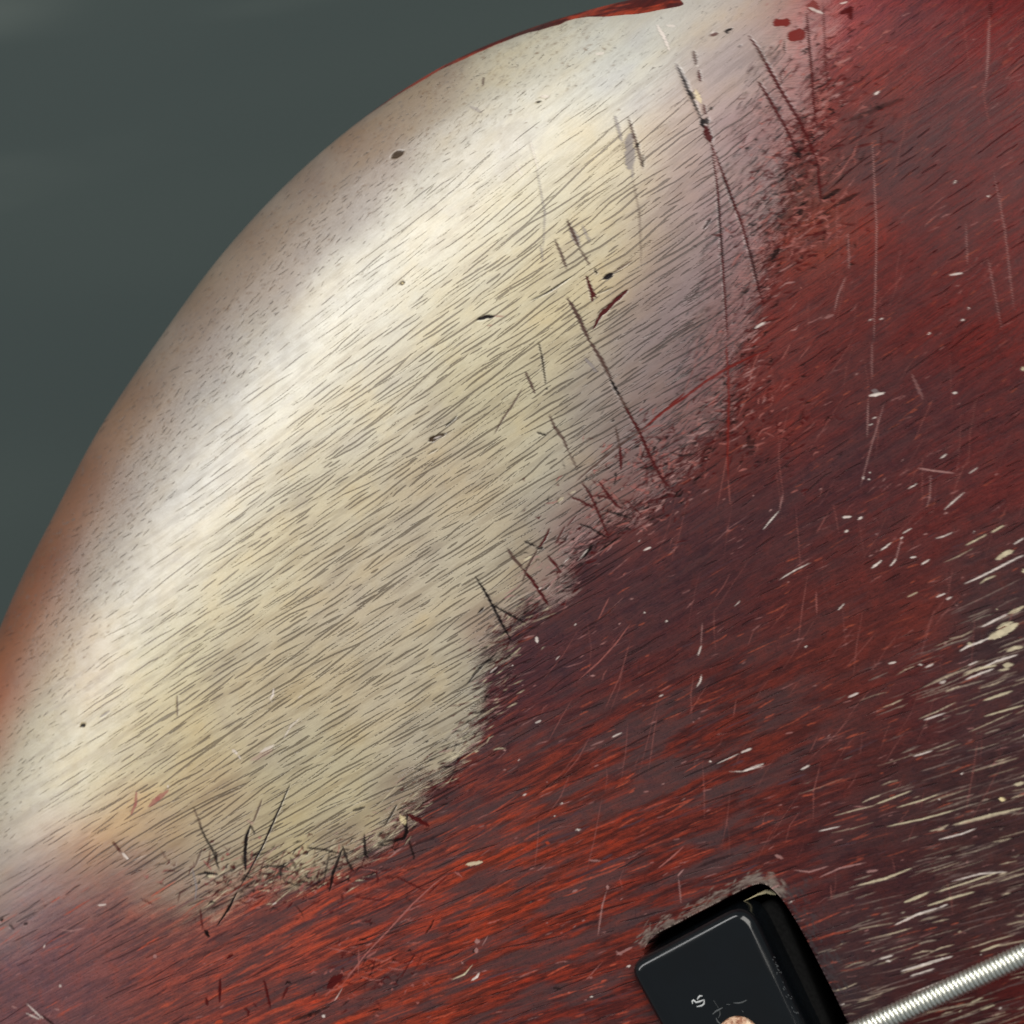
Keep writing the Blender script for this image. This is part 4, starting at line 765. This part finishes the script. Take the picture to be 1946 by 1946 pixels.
# rim lacquer colour: bright red-orange remains
k_rim = rimcov[full][:, None]
rk = sstep(fbm(alp / 45, b_from / 9, 4), .42, .6)[:, None]
rc = S(128, 48, 30) * rk + S(66, 22, 20) * (1 - rk)
dk = (np.exp(-((alp - 665) / 32) ** 2) * .9)[:, None]
rc = (rc * (1 - dk) + S(42, 24, 24) * dk)[full]
t2 = T2[full] * (1 - k_rim) + rc * k_rim
d4 = np.ones((NV, 4), np.float32); d4[:, :3] = t2
me.attributes['paint_tint'].data.foreach_set('color', d4.ravel())
for a_, val in (('bare_tint', (.3, .2, .12, 1)), ('paint_tint', (.16, .04, .03, 1)), ('marks', (0, 0, 0, 0)), ('fields', (-3, 0, 0, 1)), ('fields_b', (.5, .6, .5, 1)), ('grooves', (0, 0, 0, 1))):
    at = back.data.attributes.new(a_, 'FLOAT_COLOR', 'POINT'); at.data.foreach_set('color', np.tile(np.array(val, np.float32), nl + 1))
for nm in ('grain', 'plan'):
    lay = back.data.uv_layers.new(name=nm); lb = np.empty(len(back.data.loops), np.int32); back.data.loops.foreach_get('vertex_index', lb)
    lay.data.foreach_set('uv', (V[np.concatenate([last, [cb]])][lb][:, :2] * 150).astype(np.float32).ravel())

# ------------------------------------------------------------------ pickup
def loft(name, rings, mat, parent, cap_bottom=False, smooth=True):
    n_ = len(rings[0]); V_ = np.concatenate(rings); F_l = []
    for k in range(len(rings) - 1):
        for i in range(n_):
            j = (i + 1) % n_; F_l.append((k * n_ + i, k * n_ + j, (k + 1) * n_ + j, (k + 1) * n_ + i))
    F_l.append(tuple(range((len(rings) - 1) * n_, len(rings) * n_)))
    if cap_bottom: F_l.append(tuple(range(n_ - 1, -1, -1)))
    return mesh_obj(name, V_, F_l, mat, parent=parent, smooth=smooth)
def offset(p, d):                                 # inward offset of a convex counter-clockwise outline
    e0 = p - np.roll(p, 1, 0); e1 = np.roll(p, -1, 0) - p
    nrm_ = np.stack([-(e0 + e1)[:, 1], (e0 + e1)[:, 0]], -1); nrm_ /= np.linalg.norm(nrm_, axis=1)[:, None]
    return p + nrm_ * d
def corner_round(p, r, seg_=8):
    o = []
    for i in range(len(p)):
        a, b, c = p[i - 1], p[i], p[(i + 1) % len(p)]
        u = (a - b) / np.linalg.norm(a - b); v = (c - b) / np.linalg.norm(c - b)
        rr = r[i] if isinstance(r, (list, tuple)) else r
        for k in range(seg_ + 1):
            t = k / seg_
            o.append(b + u * rr * (1 - t) ** 2 + v * rr * t ** 2)
    return np.array(o)
HT = 0.0028
A_ = unproject(1189, 1836, HT)[:2]; B_ = unproject(1419, 1713, HT)[:2]
A2 = unproject(1249, 1941, HT)[:2]; B2 = unproject(1525, 1946, HT)[:2]
dA = (A2 - A_) / np.linalg.norm(A2 - A_); dB = (B2 - B_) / np.linalg.norm(B2 - B_); dm = (dA + dB) / np.linalg.norm(dA + dB)
Lp = 0.09
quad = np.array([A_, A_ + (dA * .6 + dm * .4) * Lp, B_ + (dB * .75 + dm * .25) * Lp, B_])        # counter-clockwise seen from above
cr = corner_round(quad, [.0021, .003, .003, .0032])
def ring(p, z): return np.concatenate([p, np.full((len(p), 1), z)], 1)
pick = empty("bass_pickup", (float(quad[:, 0].mean()), float(quad[:, 1].mean()), -FL + .001))
tag(pick, "glossy black pickup sunk in a hole in the red guitar body beside the string", "pickup")
PO = np.array(pick.location)
def rel(rs): return [r_ - PO for r_ in rs]
MBK = plain("glossy_black_plastic", (.0035, .0046, .0058), .17, spec=.38, noise_amp=.7, scale=140)
rb = 0.0015
rings = [ring(offset(cr, -0.0005), -0.0035), ring(cr, HT - rb)]
for k in range(1, 7):
    a = k / 6 * math.pi / 2
    rings.append(ring(offset(cr, rb * (1 - math.cos(a))), HT - rb + rb * math.sin(a)))
loft("cover", rel(rings), MBK, pick)
# lower flange that shows to the right in the gap
MFL = plain("black_fibre_board", (.004, .004, .004), .7, spec=.06, noise_amp=.5, scale=2500, bump=.00005)
f0 = unproject(1409, 1722, -0.003)[:2]; f1 = unproject(1477, 1698, -0.003)[:2]; f2 = unproject(1552, 1878, -0.003)[:2]
dF = (f2 - f1) / np.linalg.norm(f2 - f1)
flq = corner_round(np.array([A_ + (B_ - A_) * .25 + dm * .002, A_ + dm * (Lp - .004), f1 + dF * .088, f1]), [.001, .002, .002, .0022])
rings = [ring(flq, -0.010), ring(flq, -0.0036), ring(offset(flq, .00015), -0.0032), ring(offset(flq, .0004), -0.003)]
loft("base_plate", rel(rings), MFL, pick)
# pale sliver standing for the glint on the flange edge
MCH = plain("pale_edge_glint", tuple(S(214, 200, 160)), .5, noise_amp=.3, scale=4000)
cl = unproject([1413, 1440, 1457, 1466, 1475], [1713, 1700, 1694, 1696, 1700], -0.0026)
cw = np.array([.00001, .00014, .0003, .00034, .0001])
Vc = []; Fc = []
for i, p in enumerate(cl):
    tdir = cl[min(i + 1, 4)] - cl[max(i - 1, 0)]; tdir /= np.linalg.norm(tdir); nn = np.array([-tdir[1], tdir[0], 0])
    for k in range(6):
        a = k * math.pi / 3; Vc.append(p + nn * cw[i] * math.cos(a) + np.array([0, 0, .00018 * math.sin(a)]) - PO)
for i in range(4):
    for k in range(6): Fc.append((i * 6 + k, i * 6 + (k + 1) % 6, (i + 1) * 6 + (k + 1) % 6, (i + 1) * 6 + k))
mesh_obj("edge_glint", Vc, Fc, MCH, parent=pick)
# pole piece: rusty domed magnet
def rust():
    t = NT("rusty_copper_steel")
    g = t.n('ShaderNodeTexCoord').outputs['Object']
    a = t.noise(g, 1500, 5, .65); b = t.noise(g, 500, 3, .5)
    c = t.mix(t.rng(a, .38, .62), (.20, .075, .035), (.62, .42, .28)); c = t.mix(t.rng(b, .5, .6, 0, .7), c, (.70, .58, .42))
    t.put(t.b.inputs['Base Color'], c); t.put(t.b.inputs['Roughness'], t.rng(a, .3, .7, .35, .7)); t.b.inputs['Metallic'].default_value = .35
    bm = t.n('ShaderNodeBump'); bm.inputs['Strength'].default_value = .8; bm.inputs['Distance'].default_value = .0002
    t.put(bm.inputs['Height'], a); t.t.links.new(bm.outputs[0], t.b.inputs['Normal'])
    return t.m
MR = rust()
pc_ = unproject(1403, 1976, HT + .0005)
for s_ in (0, 1):
    c0 = pc_[:2] + dm * .0093 * s_
    rg = []
    for r_, z_ in ((.0027, HT - .001), (.0027, HT + .0002), (.0025, HT + .00042), (.0018, HT + .0005), (.0008, HT + .00055)):
        a = np.linspace(0, 2 * math.pi, 29)[:-1]
        rg.append(np.stack([c0[0] + r_ * np.cos(a), c0[1] + r_ * np.sin(a), np.full(28, z_)], -1) - PO)
    loft("pole_piece", rg, MR, pick)
# worn white mark and the scuffs round the pole
def ribbon(name, lines, mat, z, parent):
    V_ = []; F_l = []
    for pts_, w0 in lines:
        q = unproject([a for a, b in pts_], [b for a, b in pts_], z); s0 = len(V_)
        for i, p in enumerate(q):
            td = q[min(i + 1, len(q) - 1)] - q[max(i - 1, 0)]; td /= np.linalg.norm(td) + 1e-12; nn = np.array([-td[1], td[0], 0])
            hw = w0 * MMPX / 2 * (.45 if i in (0, len(q) - 1) else 1)
            for sx, h_ in ((-1, 0), (-.6, 1), (.6, 1), (1, 0)):
                V_.append(p + nn * hw * sx + np.array([0, 0, (.00003 * h_) - .000005]) - PO)
        for i in range(len(q) - 1):
            for k in range(3): F_l.append((s0 + i * 4 + k, s0 + i * 4 + k + 1, s0 + (i + 1) * 4 + k + 1, s0 + (i + 1) * 4 + k))
    return mesh_obj(name, V_, F_l, mat, parent=parent)
def zp(pts_): return [(1150 + x / 6.314, 1640 + y / 6.314) for x, y in pts_]
MWH = plain("worn_white_print", (.42, .43, .43), .5, noise_amp=.3, scale=5000)
MSC = plain("grey_scuff", (.055, .06, .062), .5, noise_amp=.5, scale=5000)
ribbon("printed_mark", [(zp([(1105, 1640), (1120, 1612), (1140, 1594), (1168, 1596)]), 3.2), (zp([(1048, 1690), (1046, 1655), (1060, 1645), (1090, 1672), (1130, 1664), (1190, 1640)]), 3.4),
                        (zp([(1190, 1642), (1186, 1690), (1160, 1712), (1098, 1726)]), 3.2)], MWH, HT, pick)
ribbon("scuff", [(zp([(1290, 1815), (1330, 1780), (1370, 1760), (1410, 1735)]), 3), (zp([(1540, 1680), (1600, 1682), (1650, 1672), (1700, 1645)]), 2.6), (zp([(1455, 1695), (1500, 1700)]), 2.6),
                 (zp([(1330, 1860), (1350, 1905), (1385, 1932)]), 3), (zp([(1375, 1770), (1380, 1820), (1360, 1860)]), 2), (zp([(1640, 1770), (1660, 1790)]), 2.4), (zp([(1300, 1650), (1360, 1740)]), 1.6)], MSC, HT, pick)
rg_ = np.random.RandomState(3); lines = []
for k in range(26):
    t = rg_.uniform(.28, 1.0); x = 1446 + (1517 - 1446) * t + rg_.normal(-3, 3); y = 1760 + (1930 - 1760) * t + rg_.normal(0, 3)
    lines.append(([(x, y), (x + rg_.uniform(1, 4), y + rg_.uniform(-1, 4))], rg_.uniform(1.5, 3)))
ribbon("edge_nick", lines, MSC, HT, pick)['kind'] = 'stuff'

# ------------------------------------------------------------------ string
ZS = 0.0095
s0 = unproject(1640, 1956, ZS); s1 = unproject(1946, 1814.5, ZS)
ax = (s1 - s0) / np.linalg.norm(s1 - s0)
smid = (s0 + s1) / 2
SR = 43.0 / 2 / FOC * float(-((smid - CPn) @ RMn)[2])       # the photographed thickness at the string's own distance
PITCH = np.linalg.norm(s1 - s0) / (306 / 8.1); WR = PITCH * .5
u_ = np.array([-ax[1], ax[0], 0]); v_ = np.cross(ax, u_)
string = empty("bass_string", tuple(s0)); tag(string, "round wound silver string crossing the lower right corner above the body", "string")
MN = plain("nickel_wire", (.84, .84, .76), .36, metal=1.0, noise_amp=.25, scale=3000)
MNC = plain("steel_core", (.35, .35, .31), .4, metal=1.0, noise_amp=.3, scale=3000)
def tube(path, rad, nseg, U=None, Wv=None):
    V_ = []; n_ = len(path)
    a = np.arange(nseg) * 2 * math.pi / nseg
    return (path[:, None] + rad * (np.cos(a)[None, :, None] * U[:, None] + np.sin(a)[None, :, None] * Wv[:, None])).reshape(-1, 3)
def tubeF(n_, k):
    i = np.arange(n_ - 1)[:, None] * k; j = np.arange(k)[None]; jn = (j + 1) % k
    return np.stack([i + j, i + jn, i + k + jn, i + k + j], -1).reshape(-1, 4)
t0, t1_ = -0.11, 0.16
turns = int((t1_ - t0) / PITCH); th = np.linspace(0, turns * 2 * math.pi, turns * 26 + 1)
HR = SR - WR
path = (t0 + th / (2 * math.pi) * PITCH)[:, None] * ax + HR * (np.cos(th)[:, None] * u_ + np.sin(th)[:, None] * v_)
U = np.cos(th)[:, None] * u_ + np.sin(th)[:, None] * v_
Wv = np.broadcast_to(ax, U.shape)
mesh_obj("winding", tube(path, WR * 0.98, 8, U, Wv), tubeF(len(path), 8), MN, parent=string)
cp_ = np.array([ax * (t0 - .02), ax * (t1_ + .02)])
mesh_obj("core_wire", tube(cp_, HR, 20, np.array([u_, u_]), np.array([v_, v_])), tubeF(2, 20), MNC, parent=string)
